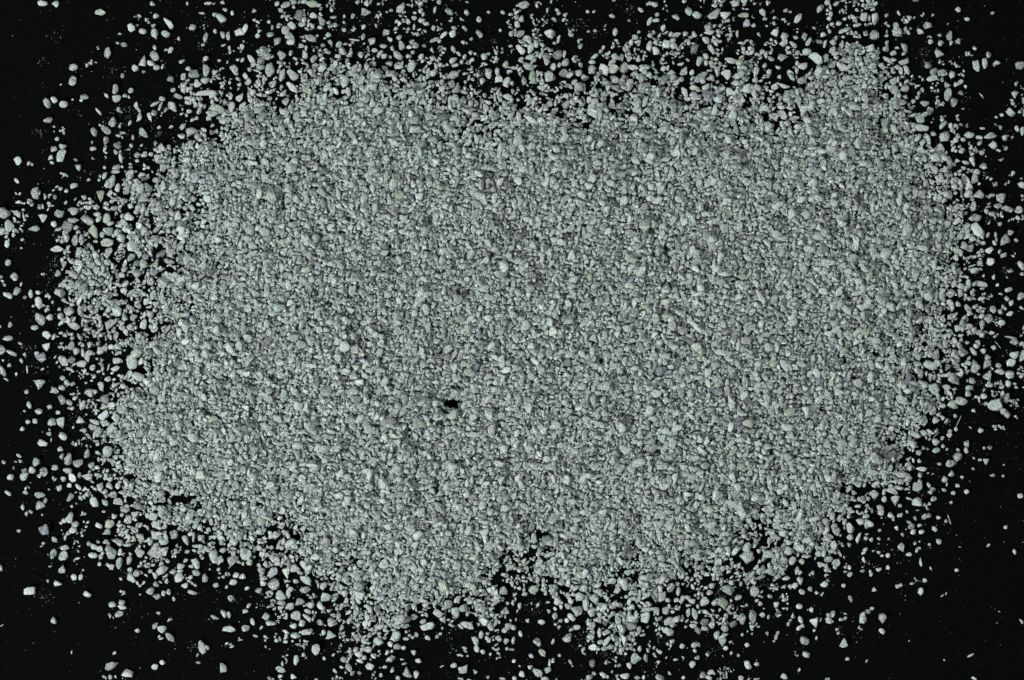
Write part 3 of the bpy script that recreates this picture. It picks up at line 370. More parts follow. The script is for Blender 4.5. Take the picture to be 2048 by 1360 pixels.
(3,3):"""80 70 80 90 20 no;250 50 60 100 86 bo;365 72 110 46 15 bo;570 73 42 46 0 mo;597 32 34 34 0 no;645 52 34 34 0 no;515 45 50 80 80 na;665 10 70 36 0 na;460 100 70 80 -50 mo;465 165 50 90 55 bo;530 130 60 60 0 ma;545 165 70 70 60 ma;485 215 84 54 0 bo;145 182 50 44 0 bo;780 50 60 50 20 na;
735 92 66 56 10 na;785 100 90 80 -50 ma;815 110 50 66 -50 ba;655 145 66 100 -60 no;655 215 60 60 0 na;652 280 40 40 0 no;720 220 34 100 75 be;905 18 60 60 -50 na;980 45 50 66 -60 na;1000 70 30 40 -60 na;1057 42 56 34 15 bo;893 162 34 26 20 na;1026 143 34 44 80 bo;790 195 34 20 0 ma;
783 226 34 38 0 no;828 240 36 42 -60 no;887 230 30 36 0 mo;885 270 14 14 0 no;1127 97 52 24 -30 no;1147 135 56 60 20 mo;1163 175 46 56 50 bo;1212 124 50 30 0 mo;1228 174 50 42 -5 bb;1105 155 14 14 0 no;1077 196 28 34 -40 no;1332 152 54 36 -35 bo;1365 60 40 32 0 bo;1252 50 46 66 60 ma;1285 45 40 46 60 mo;
1425 88 34 34 0 mo;1450 75 10 96 -72 be;1365 250 46 52 -60 bo;1290 276 26 26 0 no;1903 137 32 38 40 bo;1762 282 40 22 45 ba;1970 333 30 52 -70 ba;1535 296 24 10 0 na;1068 302 62 82 -65 md;1192 320 28 46 80 bo;1127 355 54 34 -5 bo;1220 415 26 86 -85 be;1302 468 18 38 -60 na;1510 482 38 30 0 bo;1256 562 38 40 0 bo;
1196 2 34 12 0 na;885 340 32 34 0 no;912 366 26 30 0 bo;960 364 40 44 -50 bo;764 400 24 60 -75 be;755 486 46 28 5 no;885 477 48 36 5 bo;958 461 40 36 50 bo;825 515 28 42 80 bo;650 458 42 34 -50 bo;620 456 34 30 -20 mo;655 515 48 44 0 no;617 494 36 24 0 mo;627 430 14 14 0 no;603 605 38 38 0 bo;
852 635 44 40 -10 bt;1035 610 40 36 0 bo;1064 602 36 34 0 no;1221 652 50 70 85 bo;1395 685 40 12 35 be;1425 668 14 30 70 na;572 345 20 90 -62 ne;545 425 76 70 30 na;535 455 40 40 0 no;420 440 66 50 -10 na;465 482 42 34 -10 bo;455 445 30 46 -60 no;270 410 56 54 0 go;195 405 66 80 60 no;485 395 80 60 0 mo;
505 330 60 44 10 no;445 345 44 70 84 bo;400 345 60 60 0 ma;380 385 18 34 80 no;310 370 90 36 0 no;320 310 80 90 60 ma;232 485 34 76 80 ne;255 500 40 34 20 na;358 507 40 46 -60 nt;145 546 72 40 18 bo;257 568 56 80 -80 bt;180 612 50 44 0 na;212 605 50 60 60 bb;270 655 60 44 -20 na;340 633 48 44 -40 no;392 662 40 34 0 nt;
450 592 66 56 -10 bo;480 563 34 30 0 no;40 600 44 26 -10 na;62 626 50 34 -20 na;68 755 52 50 20 na;128 717 46 36 20 bo;250 770 60 46 0 bo;348 800 36 52 -70 bo;660 710 36 62 -70 mo;517 828 44 64 65 mo;482 838 34 40 0 ma;487 880 66 60 0 na;515 892 20 24 0 na;375 905 80 90 -75 bt;422 878 18 40 85 ma;370 962 28 28 0 no;
260 878 40 70 -65 bo;250 942 40 60 50 bo;275 925 34 40 0 na;388 1024 26 38 85 bo;295 1048 92 68 -25 mo;78 980 34 34 0 ma;65 1015 34 56 70 na;48 1048 26 22 0 bo;305 1157 66 50 -20 bb;605 1062 84 74 90 bt;635 1190 40 32 -5 bo;790 1210 22 34 60 na;250 1275 28 38 85 bt;130 1335 66 50 -40 bt;475 1350 44 26 0 mo;
757 865 66 96 -82 no;762 830 44 50 60 na;830 788 36 40 50 bo;803 810 50 50 30 ma;917 865 70 84 -80 md;912 968 60 40 -42 bb;1622 1162 66 20 30 bb;1650 1346 52 26 -20 bo;2027 890 50 22 -50 ba;1850 812 22 10 0 na;1410 1200 16 22 -60 na;1130 1047 14 12 0 na;85 340 60 80 60 no;20 365 110 60 -30 na;
30 500 90 60 0 na;3 855 24 40 80 no;120 400 80 90 -60 mo;130 290 60 90 70 na;75 455 70 60 0 na;350 170 90 60 30 no;70 130 90 60 -30 no""",
(1,1):"""830 620 70 60 60 ga;1840 400 70 44 -20 ga;430 790 56 66 80 ga;1635 1195 90 80 0 go;990 1080 60 70 80 go;1310 215 70 70 0 ba;1840 48 120 44 -25 ko;20 465 70 60 0 ba;650 735 110 44 0 do;275 1062 80 60 30 ba;1630 895 150 30 -12 be;1260 525 90 80 0 mo;1360 685 40 56 88 bo;680 545 36 66 -60 bo;
430 690 50 90 84 na;1040 60 50 120 80 na;860 320 56 50 0 bo;490 820 60 50 0 bo;680 970 90 60 0 na;130 220 110 100 -40 na;600 750 60 60 60 ba;1370 1000 90 60 0 na;2030 330 34 60 -70 bo;245 770 60 24 50 ba;1270 1150 60 70 -60 na;500 1280 90 70 0 na;720 1200 60 80 -50 na;1860 1190 90 70 0 bo;
820 1170 90 60 -30 na;990 1020 60 30 -10 ba;1000 990 40 24 0 bo;530 180 110 60 -40 ga;1150 210 90 70 10 ga;1470 140 80 60 0 ga;660 290 60 60 0 na;450 335 60 60 0 na;1150 720 50 100 -60 na;1660 770 100 60 0 na;1110 100 90 90 50 na;1790 210 130 80 -20 na;1650 320 110 50 -20 na;80 60 90 90 0 na;
320 70 90 60 0 na;1880 170 90 60 30 na;930 150 60 90 70 na;720 460 1 1 0 na;1140 260 60 40 0 na;210 450 60 60 0 bo""",
(2,1):"""430 228 100 56 25 go;1395 118 110 50 -5 go;50 90 90 70 -40 bo;790 110 100 60 -25 no;1195 520 50 110 55 bo;1132 430 44 70 -70 bo;1430 385 170 60 -52 no;1225 640 50 100 -55 ko;1230 595 90 60 20 da;1035 805 70 110 60 bo;1668 700 70 100 80 bo;1690 835 100 50 -5 bo;1305 960 60 70 -60 ga;1150 1065 40 80 80 ga;
1460 1245 210 44 -48 be;325 1090 50 100 50 ba;1980 1010 170 50 -58 be;2030 985 50 80 80 go;2000 390 80 40 -20 bo;465 245 50 34 30 ba;1490 990 120 36 20 be;1480 730 90 110 50 ma;1500 290 110 90 -50 mo;1510 1080 90 24 -50 be;1225 1055 90 60 0 bo;1230 960 90 100 60 na;960 720 110 60 0 ga;
280 90 44 110 80 ba;640 70 80 90 60 na;1500 110 70 110 80 ma;1720 250 90 60 0 no;1860 90 60 70 0 no;720 270 70 60 0 ba;500 110 70 80 50 na;1340 240 110 60 -25 na;1890 840 30 110 60 ne;1870 640 60 80 -60 no;660 930 60 70 0 na;250 810 90 50 -20 ga;620 860 60 80 80 ga;1060 450 100 100 20 na;
940 930 90 60 -20 ba;770 490 80 70 0 na;1820 1010 80 60 10 ba;1690 1230 50 90 -70 bo;400 1285 46 36 0 bo;840 1310 60 70 60 bo;790 1250 90 40 -5 bo;660 1150 50 90 -60 na;340 1130 1 1 0 na;1230 1170 90 50 0 ga;1500 1150 100 60 -10 no;1330 1145 90 40 -20 bo;1060 1100 110 50 -20 ga;60 620 60 60 0 na;
150 950 80 80 0 na;480 930 80 60 20 na;500 880 90 70 20 na;1990 1230 50 80 70 ba;1670 900 90 70 0 mo;1600 560 80 80 -40 bo;1390 610 70 60 0 no""",
(1,2):"""175 630 70 100 -65 bo;440 205 130 40 -12 be;450 82 60 56 0 bo;660 140 66 90 -84 bo;880 455 50 90 -84 bo;1665 190 90 56 0 go;1668 592 20 120 56 be;1748 562 60 40 0 ba;555 962 60 60 0 bo;455 1002 120 44 -5 be;1310 665 130 90 -20 go;1090 645 110 60 -15 do;1125 1030 90 80 0 no;670 1240 80 66 -30 bo;
1020 1285 66 50 -20 bo;895 1320 60 60 -20 bo;1100 765 100 40 -25 bo;1040 780 90 60 -50 ba;900 700 170 90 -60 na;1860 600 90 90 0 na;1740 615 80 70 0 ba;710 50 110 110 20 na;370 40 110 90 0 na;340 845 110 90 -20 na;640 870 110 80 20 na;760 640 110 70 -10 na;1340 130 60 60 0 ma;1830 790 50 50 0 na;
1130 90 30 50 80 ba;500 665 20 50 -70 ba;1890 850 30 50 80 ba;975 510 60 60 0 bo;1450 600 70 60 0 na;1030 330 90 110 80 na;1150 1110 60 60 0 bo;910 1080 60 110 84 na;1590 1010 70 56 0 no;1990 870 90 80 20 na;1915 340 50 50 0 bo;730 1090 90 60 0 na;870 180 60 110 -50 na;1700 250 80 90 60 ga;
1650 640 60 50 0 ga;1000 240 90 50 0 na;590 140 44 24 30 ba;1540 90 60 90 -70 do;1160 420 80 56 0 ma;350 1130 1 1 0 na;850 810 60 70 0 na;310 1080 60 50 0 na;940 590 30 90 84 na;1100 1250 90 60 0 ma;470 740 60 60 0 na;1960 600 80 60 0 na""",
(2,2):"""150 45 60 60 0 bo;1508 90 50 80 88 go;1272 215 66 44 10 bo;1745 692 60 100 80 bo;280 950 76 60 0 bo;345 942 56 60 0 bo;612 1085 70 56 0 bo;1292 1110 60 130 70 bo;705 225 50 60 -60 bo;1962 195 66 60 0 bo;345 680 120 90 10 na;1112 810 80 80 0 ma;1885 660 110 80 -20 ga;1500 580 60 100 60 na;
1765 895 90 60 30 go;690 670 140 60 -20 na;1150 430 100 80 -20 ba;1095 390 80 60 0 na;40 745 50 80 70 bo;740 370 120 90 -10 na;260 380 100 40 -15 na;1180 25 60 50 0 bo;330 50 50 90 -60 na;490 90 80 40 10 ga;560 110 90 60 -60 na;640 90 60 90 80 no;1560 260 80 110 60 na;1490 300 90 40 0 na;
1960 370 60 90 60 ba;1800 190 60 130 -65 na;1320 700 110 60 10 bo;1230 725 80 70 0 ba;920 70 60 60 0 bo;900 170 50 90 80 na;1830 800 80 50 -10 no;1940 1260 80 60 20 bo;480 1290 100 60 0 bo;390 1280 80 80 0 bo;1660 780 90 60 -10 na;1100 560 110 90 -50 na;1250 1140 60 90 60 na;520 1050 110 90 -20 mo;
920 880 100 80 20 na;1010 980 130 80 20 na;1200 1010 110 70 10 na;820 210 110 60 10 na;1430 610 110 40 -40 be;1640 410 120 90 0 do;1190 250 110 90 0 da;1400 1060 1 1 0 na;1200 410 44 56 0 bo;740 590 60 80 -50 na;590 330 40 34 0 bo;1460 1030 60 60 0 no;1900 130 90 60 -10 na;1720 100 130 44 -5 na;
1500 1060 60 80 0 na;180 720 50 90 -60 na;420 500 60 60 0 na;1620 620 60 60 0 na""",
}

# ---------------------------------------------------------------- coverage map (how much of the black the grains hide)
rng = np.random.default_rng(11); random.seed(11)
PAD = 4                                                   # cells kept beyond the frame on each side
cells = np.full((40, 64), 10.0)
for (bx, by), txt in BLK.items():
    rows = [r.replace(' ', '') for r in txt.split('\n')]
    for j, r in enumerate(rows):
        for i, c in enumerate(r):
            cells[by * 10 + j, bx * 16 + i] = 10 if c == 'A' else int(c)
cells = np.where(cells == 10, 1.0, cells / 10.0)
RS = 2                                                    # height raster: 2 photo pixels per sample
MARG = 40                                                 # photo pixels rastered beyond the frame
RW, RH = (2048 + 2 * MARG) // RS, (1360 + 2 * MARG) // RS
yy, xx = np.mgrid[0:RH, 0:RW]
px = xx * RS - MARG; py = yy * RS - MARG
def blur(a, r):
    for ax in (0, 1):
        c = np.cumsum(np.concatenate([np.repeat(np.take(a, [0], ax), r + 1, ax), a, np.repeat(np.take(a, [-1], ax), r, ax)], ax), ax)
        n = a.shape[ax]
        a = (np.take(c, range(2 * r + 1, 2 * r + 1 + n), ax) - np.take(c, range(0, n), ax)) / (2 * r + 1)
    return a
def noise(scale_px, seed):
    g = np.random.default_rng(seed).standard_normal((RH, RW))
    r = max(1, int(scale_px / RS / 3))
    for _ in range(3): g = blur(g, r)
    g -= g.mean(); return g / g.std()
u = np.clip((px + 11 * noise(34, 1)) / 32.0 - 0.5, 0, 62.999); v = np.clip((py + 11 * noise(34, 2)) / 34.0 - 0.5, 0, 38.999)
i0 = u.astype(int); j0 = v.astype(int); fu = u - i0; fv = v - j0
T = (cells[j0, i0] * (1 - fu) * (1 - fv) + cells[j0, i0 + 1] * fu * (1 - fv) + cells[j0 + 1, i0] * (1 - fu) * fv + cells[j0 + 1, i0 + 1] * fu * fv)

T = np.interp(T, [0, .1, .3, .5, .7, .8, .9, 1], [0, .07, .28, .51, .73, .82, .91, 1])
HOLES = '''905 806 11 10;729 714 8 6;1330 500 7 12;1216 428 4 9;1270 610 7 5;1224 627 8 8;1153 547 6 5;1084 565 5 4;1056 477 6 5;904 780 6 4;669 792 5 4;812 866 5 5;864 912 8 6;672 945 4 6;697 945 7 4;
729 917 5 5;772 822 5 6;902 700 6 8;1201 722 8 7;1289 897 8 7;1286 915 5 6;1241 905 6 6;1315 897 5 5;1224 757 6 6;1144 852 5 6;1051 850 5 7;1449 890 9 4;1349 917 4 6;1496 785 5 6;1424 1002 6 5;1524 1015 9 6;
1711 710 8 8;1653 840 7 6;1546 912 8 9;734 484 4 6;917 407 7 4;922 440 8 3;539 343 9 6;516 320 6 5;395 912 6 7;372 900 6 5;930 248 6 9;1150 250 6 6;950 985 5 5;1122 800 5 5'''
HOLE = np.zeros_like(T)
for e in HOLES.replace('\n', '').split(';'):
    hx, hy, ha, hb = map(float, e.split())
    if ha * hb < 90: ha *= .72; hb *= .72
    HOLE = np.maximum(HOLE, np.clip(1.9 - np.hypot((px - hx) / ha, (py - hy) / hb), 0, 1))
T = T * (1 - HOLE * np.where(np.hypot(px - 905, py - 806) < 40, 1, .35))
NO = (HOLE > .75) & (np.hypot(px - 905, py - 806) < 40)
inner = np.clip((blur(blur(blur((T > 0.93).astype(float), 12), 12), 12) - 0.55) / 0.45, 0, 1)
core_h = inner * (7 + 9 * inner + 4.2 * noise(120, 5) + 3.6 * noise(44, 7) + 2.0 * noise(20, 8))     # in photo pixels
core_h = np.maximum(core_h, 0) * (1 - blur(HOLE, 2))
H = core_h.copy()                                         # current top of the heap
C = core_h > 3                                            # hidden by something
LAY = np.zeros_like(H)                                    # summed grain area / area

# ---------------------------------------------------------------- grain shapes
def ico(n):
    t = (1 + 5 ** .5) / 2
    V = [(-1, t, 0), (1, t, 0), (-1, -t, 0), (1, -t, 0), (0, -1, t), (0, 1, t), (0, -1, -t), (0, 1, -t), (t, 0, -1), (t, 0, 1), (-t, 0, -1), (-t, 0, 1)]
    F = [(0, 11, 5), (0, 5, 1), (0, 1, 7), (0, 7, 10), (0, 10, 11), (1, 5, 9), (5, 11, 4), (11, 10, 2), (10, 7, 6), (7, 1, 8), (3, 9, 4), (3, 4, 2), (3, 2, 6), (3, 6, 8), (3, 8, 9), (4, 9, 5), (2, 4, 11), (6, 2, 10), (8, 6, 7), (9, 8, 1)]
    V = [np.array(p) / np.linalg.norm(p) for p in V]
    for _ in range(n):
        mid = {}; G_ = []
        def m(a, b):
            k = (min(a, b), max(a, b))
            if k not in mid:
                p = V[a] + V[b]; V.append(p / np.linalg.norm(p)); mid[k] = len(V) - 1
            return mid[k]
        for a, b, c in F:
            x, y, z = m(a, b), m(b, c), m(c, a); G_ += [(a, x, z), (b, y, x), (c, z, y), (x, y, z)]
        F = G_
    return np.array(V), np.array(F, dtype=np.int32)
ICO = {n: ico(n) for n in (0, 1, 2)}

def outline(code, r):
    """corner points of a grain's outline seen from above, inside [-1, 1]"""
    if code == 'o':
        n = r.integers(7, 10); a = (np.arange(n) + r.uniform(-.28, .28, n)) * 2 * np.pi / n; q = r.uniform(.80, 1.08, n)
    elif code == 'a':
        n = r.integers(5, 8); a = (np.arange(n) + r.uniform(-.36, .36, n)) * 2 * np.pi / n + r.uniform(0, 6); q = r.uniform(.55, 1.15, n)
    elif code == 'b':
        a = np.array([38, 90, 142, 218, 270, 322]) * np.pi / 180 + r.uniform(-.2, .2, 6); q = np.array([1.25, .95, 1.25, 1.25, .95, 1.25]) * r.uniform(.86, 1.06, 6)
    elif code == 'e':
        a = np.array([0, 48, 105, 150, 180, 228, 285, 330]) * np.pi / 180 + r.uniform(-.14, .14, 8); q = np.array([1.0, .95, .92, .96, 1.0, .94, .92, .95]) * r.uniform(.85, 1.1, 8)
    elif code == 't':
        a = np.array([0, 70, 125, 180, 235, 290]) * np.pi / 180 + r.uniform(-.12, .12, 6); q = np.array([1.3, .62, 1.2, .85, 1.2, .62]) * r.uniform(.92, 1.08, 6)
    else:
        a = np.array([0, 32, 75, 120, 160, 200, 240, 285, 328]) * np.pi / 180 + r.uniform(-.08, .08, 9); q = np.array([1.35, .72, .82, .95, 1.0, 1.0, .95, .82, .72]) * r.uniform(.93, 1.07, 9)
    o_ = np.argsort(a); return np.stack([np.cos(a[o_]) * q[o_], np.sin(a[o_]) * q[o_]], 1)

def grain(code, sub, r):
    """a broken grain: unit size, longest along x, thin along z"""
    V, F = ICO[sub]; V = V.copy()
    P = outline(code, r)
    th = np.arctan2(V[:, 1], V[:, 0]); d = np.stack([np.cos(th), np.sin(th)], 1)
    R = np.full(len(V), 1e9)
    for k in range(len(P)):
        A, B = P[k], P[(k + 1) % len(P)]; e = B - A
        den = d[:, 0] * e[1] - d[:, 1] * e[0]
        den = np.where(abs(den) < 1e-9, 1e-9, den)
        t_ = (A[0] * e[1] - A[1] * e[0]) / den; s_ = (A[0] * d[:, 1] - A[1] * d[:, 0]) / den
        ok = (t_ > 0) & (s_ > -1e-6) & (s_ < 1 + 1e-6)
        R = np.where(ok, np.minimum(R, t_), R)
    R = np.where(R > 5, 1.0, R)
    z = V[:, 2]; p = r.uniform(2.8, 6.5)
    h = (1 - np.clip(abs(z), 0, 1) ** p) ** (1 / p)
    X = np.stack([d[:, 0] * R * h, d[:, 1] * R * h, np.sign(z) * abs(z) ** 0.8], 1)
    for _ in range(r.integers(5, 10)):                       # broken faces
        n = r.standard_normal(3) * (1, 1, 2.2); n /= np.linalg.norm(n)
        dd = X @ n; lim = r.uniform(.45, .8) * dd.max()
        X -= np.outer(np.clip(dd - lim, 0, None) * .92, n)
    if sub == 2:
        k = r.standard_normal((5, 3)) * 4.2; ph = r.uniform(0, 6.3, 5)
        X *= (1 + .045 * np.sin(X @ k.T + ph).sum(1) / 1.5)[:, None]
        X *= (1 + r.uniform(-.09, .09, len(X)))[:, None]
    else:
        X *= (1 + r.uniform(-.14, .14, len(X)))[:, None]
    X -= (X.max(0) + X.min(0)) / 2
    X /= (X.max(0) - X.min(0)) / 2
    return X, F

def rot(ax, a):
    c, s_ = math.cos(a), math.sin(a)
    return np.array({'x': [[1, 0, 0], [0, c, -s_], [0, s_, c]], 'y': [[c, 0, s_], [0, 1, 0], [-s_, 0, c]], 'z': [[c, -s_, 0], [s_, c, 0], [0, 0, 1]]}[ax])

TONE = {'n': (0.470, 0.518, 0.497), 'b': (0.520, 0.562, 0.548), 'm': (0.41, 0.442, 0.438), 'd': (0.225, 0.236, 0.250),
        'g': (0.350, 0.400, 0.340), 'k': (0.030, 0.024, 0.024), 't': (0.26, 0.30, 0.285)}  # near-black 'k' also puts the shade of one heap hole into a grain's colour
MOTT = {'n': .50, 'b': .10, 'm': .75, 'd': .85, 'g': .12, 'k': .5, 't': .5}
def tone(c, r):
    t = np.array(TONE[c]) * r.uniform(.88, 1.10)
    t *= 1 + np.array([r.uniform(-.05, .025), 0, r.uniform(-.06, .045)])
    return t, MOTT[c] * r.uniform(.6, 1.25)

class Batch:
    def __init__(s): s.v, s.f, s.t, s.m, s.n = [], [], [], [], 0
    def add(s, V, F, t, m):
        s.v.append(V); s.f.append(F + s.n); s.n += len(V)
        s.t.append(np.repeat(np.asarray(t, np.float32)[None], len(V), 0)); s.m.append(np.full(len(V), m, np.float32))
    def build(s, name): return mesh_obj(name, np.concatenate(s.v), np.concatenate(s.f), SAND, np.concatenate(s.t), np.concatenate(s.m))

def settle(X, cx, cy, L, W, q, sink=0.0):
    """drop a turned grain (in photo pixels) onto the heap: returns its height; raises the raster under it"""
    ix = int((cx + MARG) / RS); iy = int((cy + MARG) / RS)
    xy = X[:, :2] * (1, -1); S = np.linalg.inv(xy.T @ xy + np.eye(2) * 1e-6)
    S = S / (((xy @ S) * xy).sum(1).max() * .86)
    rx = max(1, int(math.ceil(np.abs(xy[:, 0]).max() / RS))); ry = max(1, int(math.ceil(np.abs(xy[:, 1]).max() / RS)))
    x0, x1, y0, y1 = max(ix - rx, 0), min(ix + rx + 1, RW), max(iy - ry, 0), min(iy + ry + 1, RH)
    if x1 <= x0 or y1 <= y0: return None
    P = H[y0:y1, x0:x1]
    gy, gx = np.ogrid[y0 - iy:y1 - iy, x0 - ix:x1 - ix]
    gx = gx * RS; gy = gy * RS
    e = S[0, 0] * gx * gx + 2 * S[0, 1] * gx * gy + S[1, 1] * gy * gy
    ins = e < 1.0
    if not ins.any(): ins = e <= e.min()
    Q = P[ins]
    z0 = max(q * Q.max() + (1 - q) * Q.mean() - sink, 0.0)
    zmin = X[:, 2].min(); zt = X[:, 2].max() - zmin
    H[y0:y1, x0:x1] = np.where(ins, np.maximum(P, z0 + zt * (0.95 - 0.4 * e)), P)
    C[y0:y1, x0:x1] |= ins
    LAY[y0:y1, x0:x1] += ins
    return z0 - zmin

def world_xyz(X, cx, cy, cz):
    return np.stack([(cx + X[:, 0] - 1024) * PX, (680 - cy + X[:, 1]) * PX, (X[:, 2] + cz) * PX], 1)

# ---------------------------------------------------------------- grains read off the photograph
listed = []
for (bx, by), txt in G.items():
    for e in txt.replace('\n', '').split(';'):
        x, y, a, b, ang, code = e.split()
        a, b = float(a) / 4, float(b) / 4
        if a < 1: continue
        x, y = bx * 512 + float(x) / 4, by * 340 + float(y) / 4
        L, W = (max(a, b), min(a, b)) if code[1] not in 'td' or a < b else (a, b)
        listed.append(dict(x=x, y=y, L=L * .95, W=W * .95, ang=float(ang), tone=code[0], shape=code[1]))
def target(x, y): return T[int(np.clip((y + MARG) / RS, 0, RH - 1)), int(np.clip((x + MARG) / RS, 0, RW - 1))]
for g in listed:
    g['cov'] = target(g['x'], g['y']); g['area'] = g['L'] * g['W']
    g['splinter'] = g['shape'] == 'e' and g['W'] < 0.27 * g['L'] and g['W'] < 8
rank = sorted([g for g in listed if not g['splinter'] and 2 < g['x'] < 2046 and 2 < g['y'] < 1358], key=lambda g: -g['area'])
for g in rank[:300]: g['single'] = True

sand = Batch(); singles = []
def place_listed(g, r, on_top):
    sub = 2 if g['area'] > 260 else 1
    if on_top: g['L'] *= .9; g['W'] *= .88
    X, F = grain(g['shape'], sub, r)
    T_ = g['W'] * r.uniform(.5, .78) if not on_top else g['W'] * r.uniform(.4, .6)
    X = X * np.array([g['L'] / 2, g['W'] / 2, T_ / 2])
    tl = 14 if on_top else 6
    M = rot('z', math.radians(g['ang'])) @ rot('x', math.radians(r.uniform(-tl, tl))) @ rot('y', math.radians(r.uniform(-tl / 2, tl / 2)))
    X = X @ M.T
    cz = settle(X, g['x'], g['y'], g['L'], g['W'], .35 if on_top else .25)
    if cz is None: return
    V = world_xyz(X, g['x'], g['y'], cz); t, m = tone(g['tone'], r)
    if g.get('single') or g['splinter']: singles.append((g, V, F, t, m))
    else: sand.add(V, F, t, m)
early = [g for g in listed if g['cov'] < 0.90]; late = [g for g in listed if g['cov'] >= 0.90]
early.sort(key=lambda g: -g['area'])
for g in early: place_listed(g, rng, False)

# ---------------------------------------------------------------- the rest of the sand, dropped grain by grain
def protos(n, sub, codes): return [grain(codes[k % len(codes)], sub, rng) for k in range(n)]
BIG = protos(60, 2, 'aaboatde'); MID = protos(110, 1, 'aoabadote'); FINE = protos(30, 0, 'aob')
K = np.array(list('nbmdgt')); KP_ = np.array([.62, .12, .20, .025, .015, .02])
def drop(cx, cy, L, asp, tilt, q, lowcov):
    if NO[int(np.clip((cy + MARG) / RS, 0, RH - 1)), int(np.clip((cx + MARG) / RS, 0, RW - 1))]: return 0
    W = L / asp
    X, F = (BIG if L > 13 else MID if L > 4.6 else FINE)[rng.integers(0, 30)] if L <= 4.6 else (BIG[rng.integers(0, len(BIG))] if L > 13 else MID[rng.integers(0, len(MID))])
    X = X * np.array([L / 2, W / 2, W * rng.uniform(.22, .38)])
    fx, fy = rng.choice((-1, 1), 2); X = X * (1, fx, fx)
    X = X @ (rot('z', rng.uniform(0, 6.283)) @ rot('x', tilt * rng.standard_normal()) @ rot('y', .7 * tilt * rng.standard_normal())).T
    cz = settle(X, cx, cy, L, W, q)
    if cz is None: return 0
    t, m = tone(K[rng.choice(6, p=KP_)], rng)
    sand.add(world_xyz(X, cx, cy, cz), F, t, m)
    return 1
CL_N = np.clip(noise(14, 9), -1.5, 1.5)
T_layers = np.interp(T * (1 + .10 * CL_N), [.72, .82, .90, .96, 1], [.85, 1.1, 1.45, 1.9, 2.3])
n_fill = 0
for it in range(40):
    cov = blur(C.astype(float), 7); lay = blur(LAY, 7)
    clump = 1 + .3 * CL_N
    deficit = np.where(T > .76, np.clip(T_layers - lay, 0, None), np.clip(T * clump - np.interp(T, [0, .3, .5, .8], [.20, .17, .08, .0]) - cov, 0, None) * 1.6)
    deficit = np.where((T < .05), 0, deficit)
    tot = deficit.sum() * RS * RS
    n = int(min(6000, tot / 60 * .5))
    if n < 40: break
    p = deficit.ravel() / deficit.sum()
    idx = rng.choice(p.size, n, p=p)
    for k in idx:
        iy, ix = divmod(int(k), RW); t = T[iy, ix]
        cx = ix * RS - MARG + rng.uniform(0, RS); cy = iy * RS - MARG + rng.uniform(0, RS)
        if t > .76:
            L = float(np.clip(rng.lognormal(math.log(9.5), .43), 3.0, 24))
            best = (1e9, cx, cy)                            # it rolls into the lowest of a few spots nearby
            for _ in range(4):
                ax, ay = cx + rng.uniform(-7, 7), cy + rng.uniform(-7, 7)
                jx, jy = int(np.clip((ax + MARG) / RS, 2, RW - 3)), int(np.clip((ay + MARG) / RS, 2, RH - 3))
                h_ = H[jy - 2:jy + 3, jx - 2:jx + 3].mean()
                if h_ < best[0]: best = (h_, ax, ay)
            n_fill += drop(best[1], best[2], L, rng.uniform(1.15, 2.2) if rng.random() < .8 else rng.uniform(2.2, 3.6), .32, .2, False)
        else:
            if t < .55: L = float(np.clip(rng.lognormal(math.log(7.2), .34), 3.4, 12))
            else: L = float(np.clip(rng.lognormal(math.log(8.6), .40), 3, 17))
            r_ = max(1, int(L * .38 / RS))
            if C[max(iy - r_, 0):iy + r_ + 1, max(ix - r_, 0):ix + r_ + 1].mean() > (.34 if t < .6 else .62): continue
            n_fill += drop(cx, cy, L, rng.uniform(1.1, 2.3), .2, .3, True)
for g in sorted(late, key=lambda g: -g['area']): place_listed(g, rng, True)
# fines lodge in the pits of the heap
for _ in range(4):
    low = np.clip(blur(H, 6) - blur(H, 1) - 1.0, 0, 8) * (T > .8); p = (low / low.sum()).ravel()
    for k in rng.choice(p.size, 3500, p=p):
        iy, ix = divmod(int(k), RW)
        n_fill += drop(ix * RS - MARG + rng.uniform(0, 2), iy * RS - MARG + rng.uniform(0, 2), float(np.clip(rng.lognormal(math.log(5.4), .35), 2.4, 11)), rng.uniform(1.05, 2.2), .5, .3, False)
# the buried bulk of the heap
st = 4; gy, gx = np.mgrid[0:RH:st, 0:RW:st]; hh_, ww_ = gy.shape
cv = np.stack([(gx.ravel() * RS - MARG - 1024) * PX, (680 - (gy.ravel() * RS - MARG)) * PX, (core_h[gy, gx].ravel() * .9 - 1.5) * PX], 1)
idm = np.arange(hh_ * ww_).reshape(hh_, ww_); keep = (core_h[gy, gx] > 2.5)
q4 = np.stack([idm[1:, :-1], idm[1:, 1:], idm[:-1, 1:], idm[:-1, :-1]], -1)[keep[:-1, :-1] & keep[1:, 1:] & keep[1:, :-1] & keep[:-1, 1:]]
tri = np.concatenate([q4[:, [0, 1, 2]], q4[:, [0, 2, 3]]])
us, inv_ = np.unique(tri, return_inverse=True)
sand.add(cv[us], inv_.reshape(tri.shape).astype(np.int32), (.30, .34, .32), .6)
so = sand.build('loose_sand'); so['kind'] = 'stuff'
print('grains dropped', n_fill, 'listed', len(listed), 'faces', len(so.data.polygons))

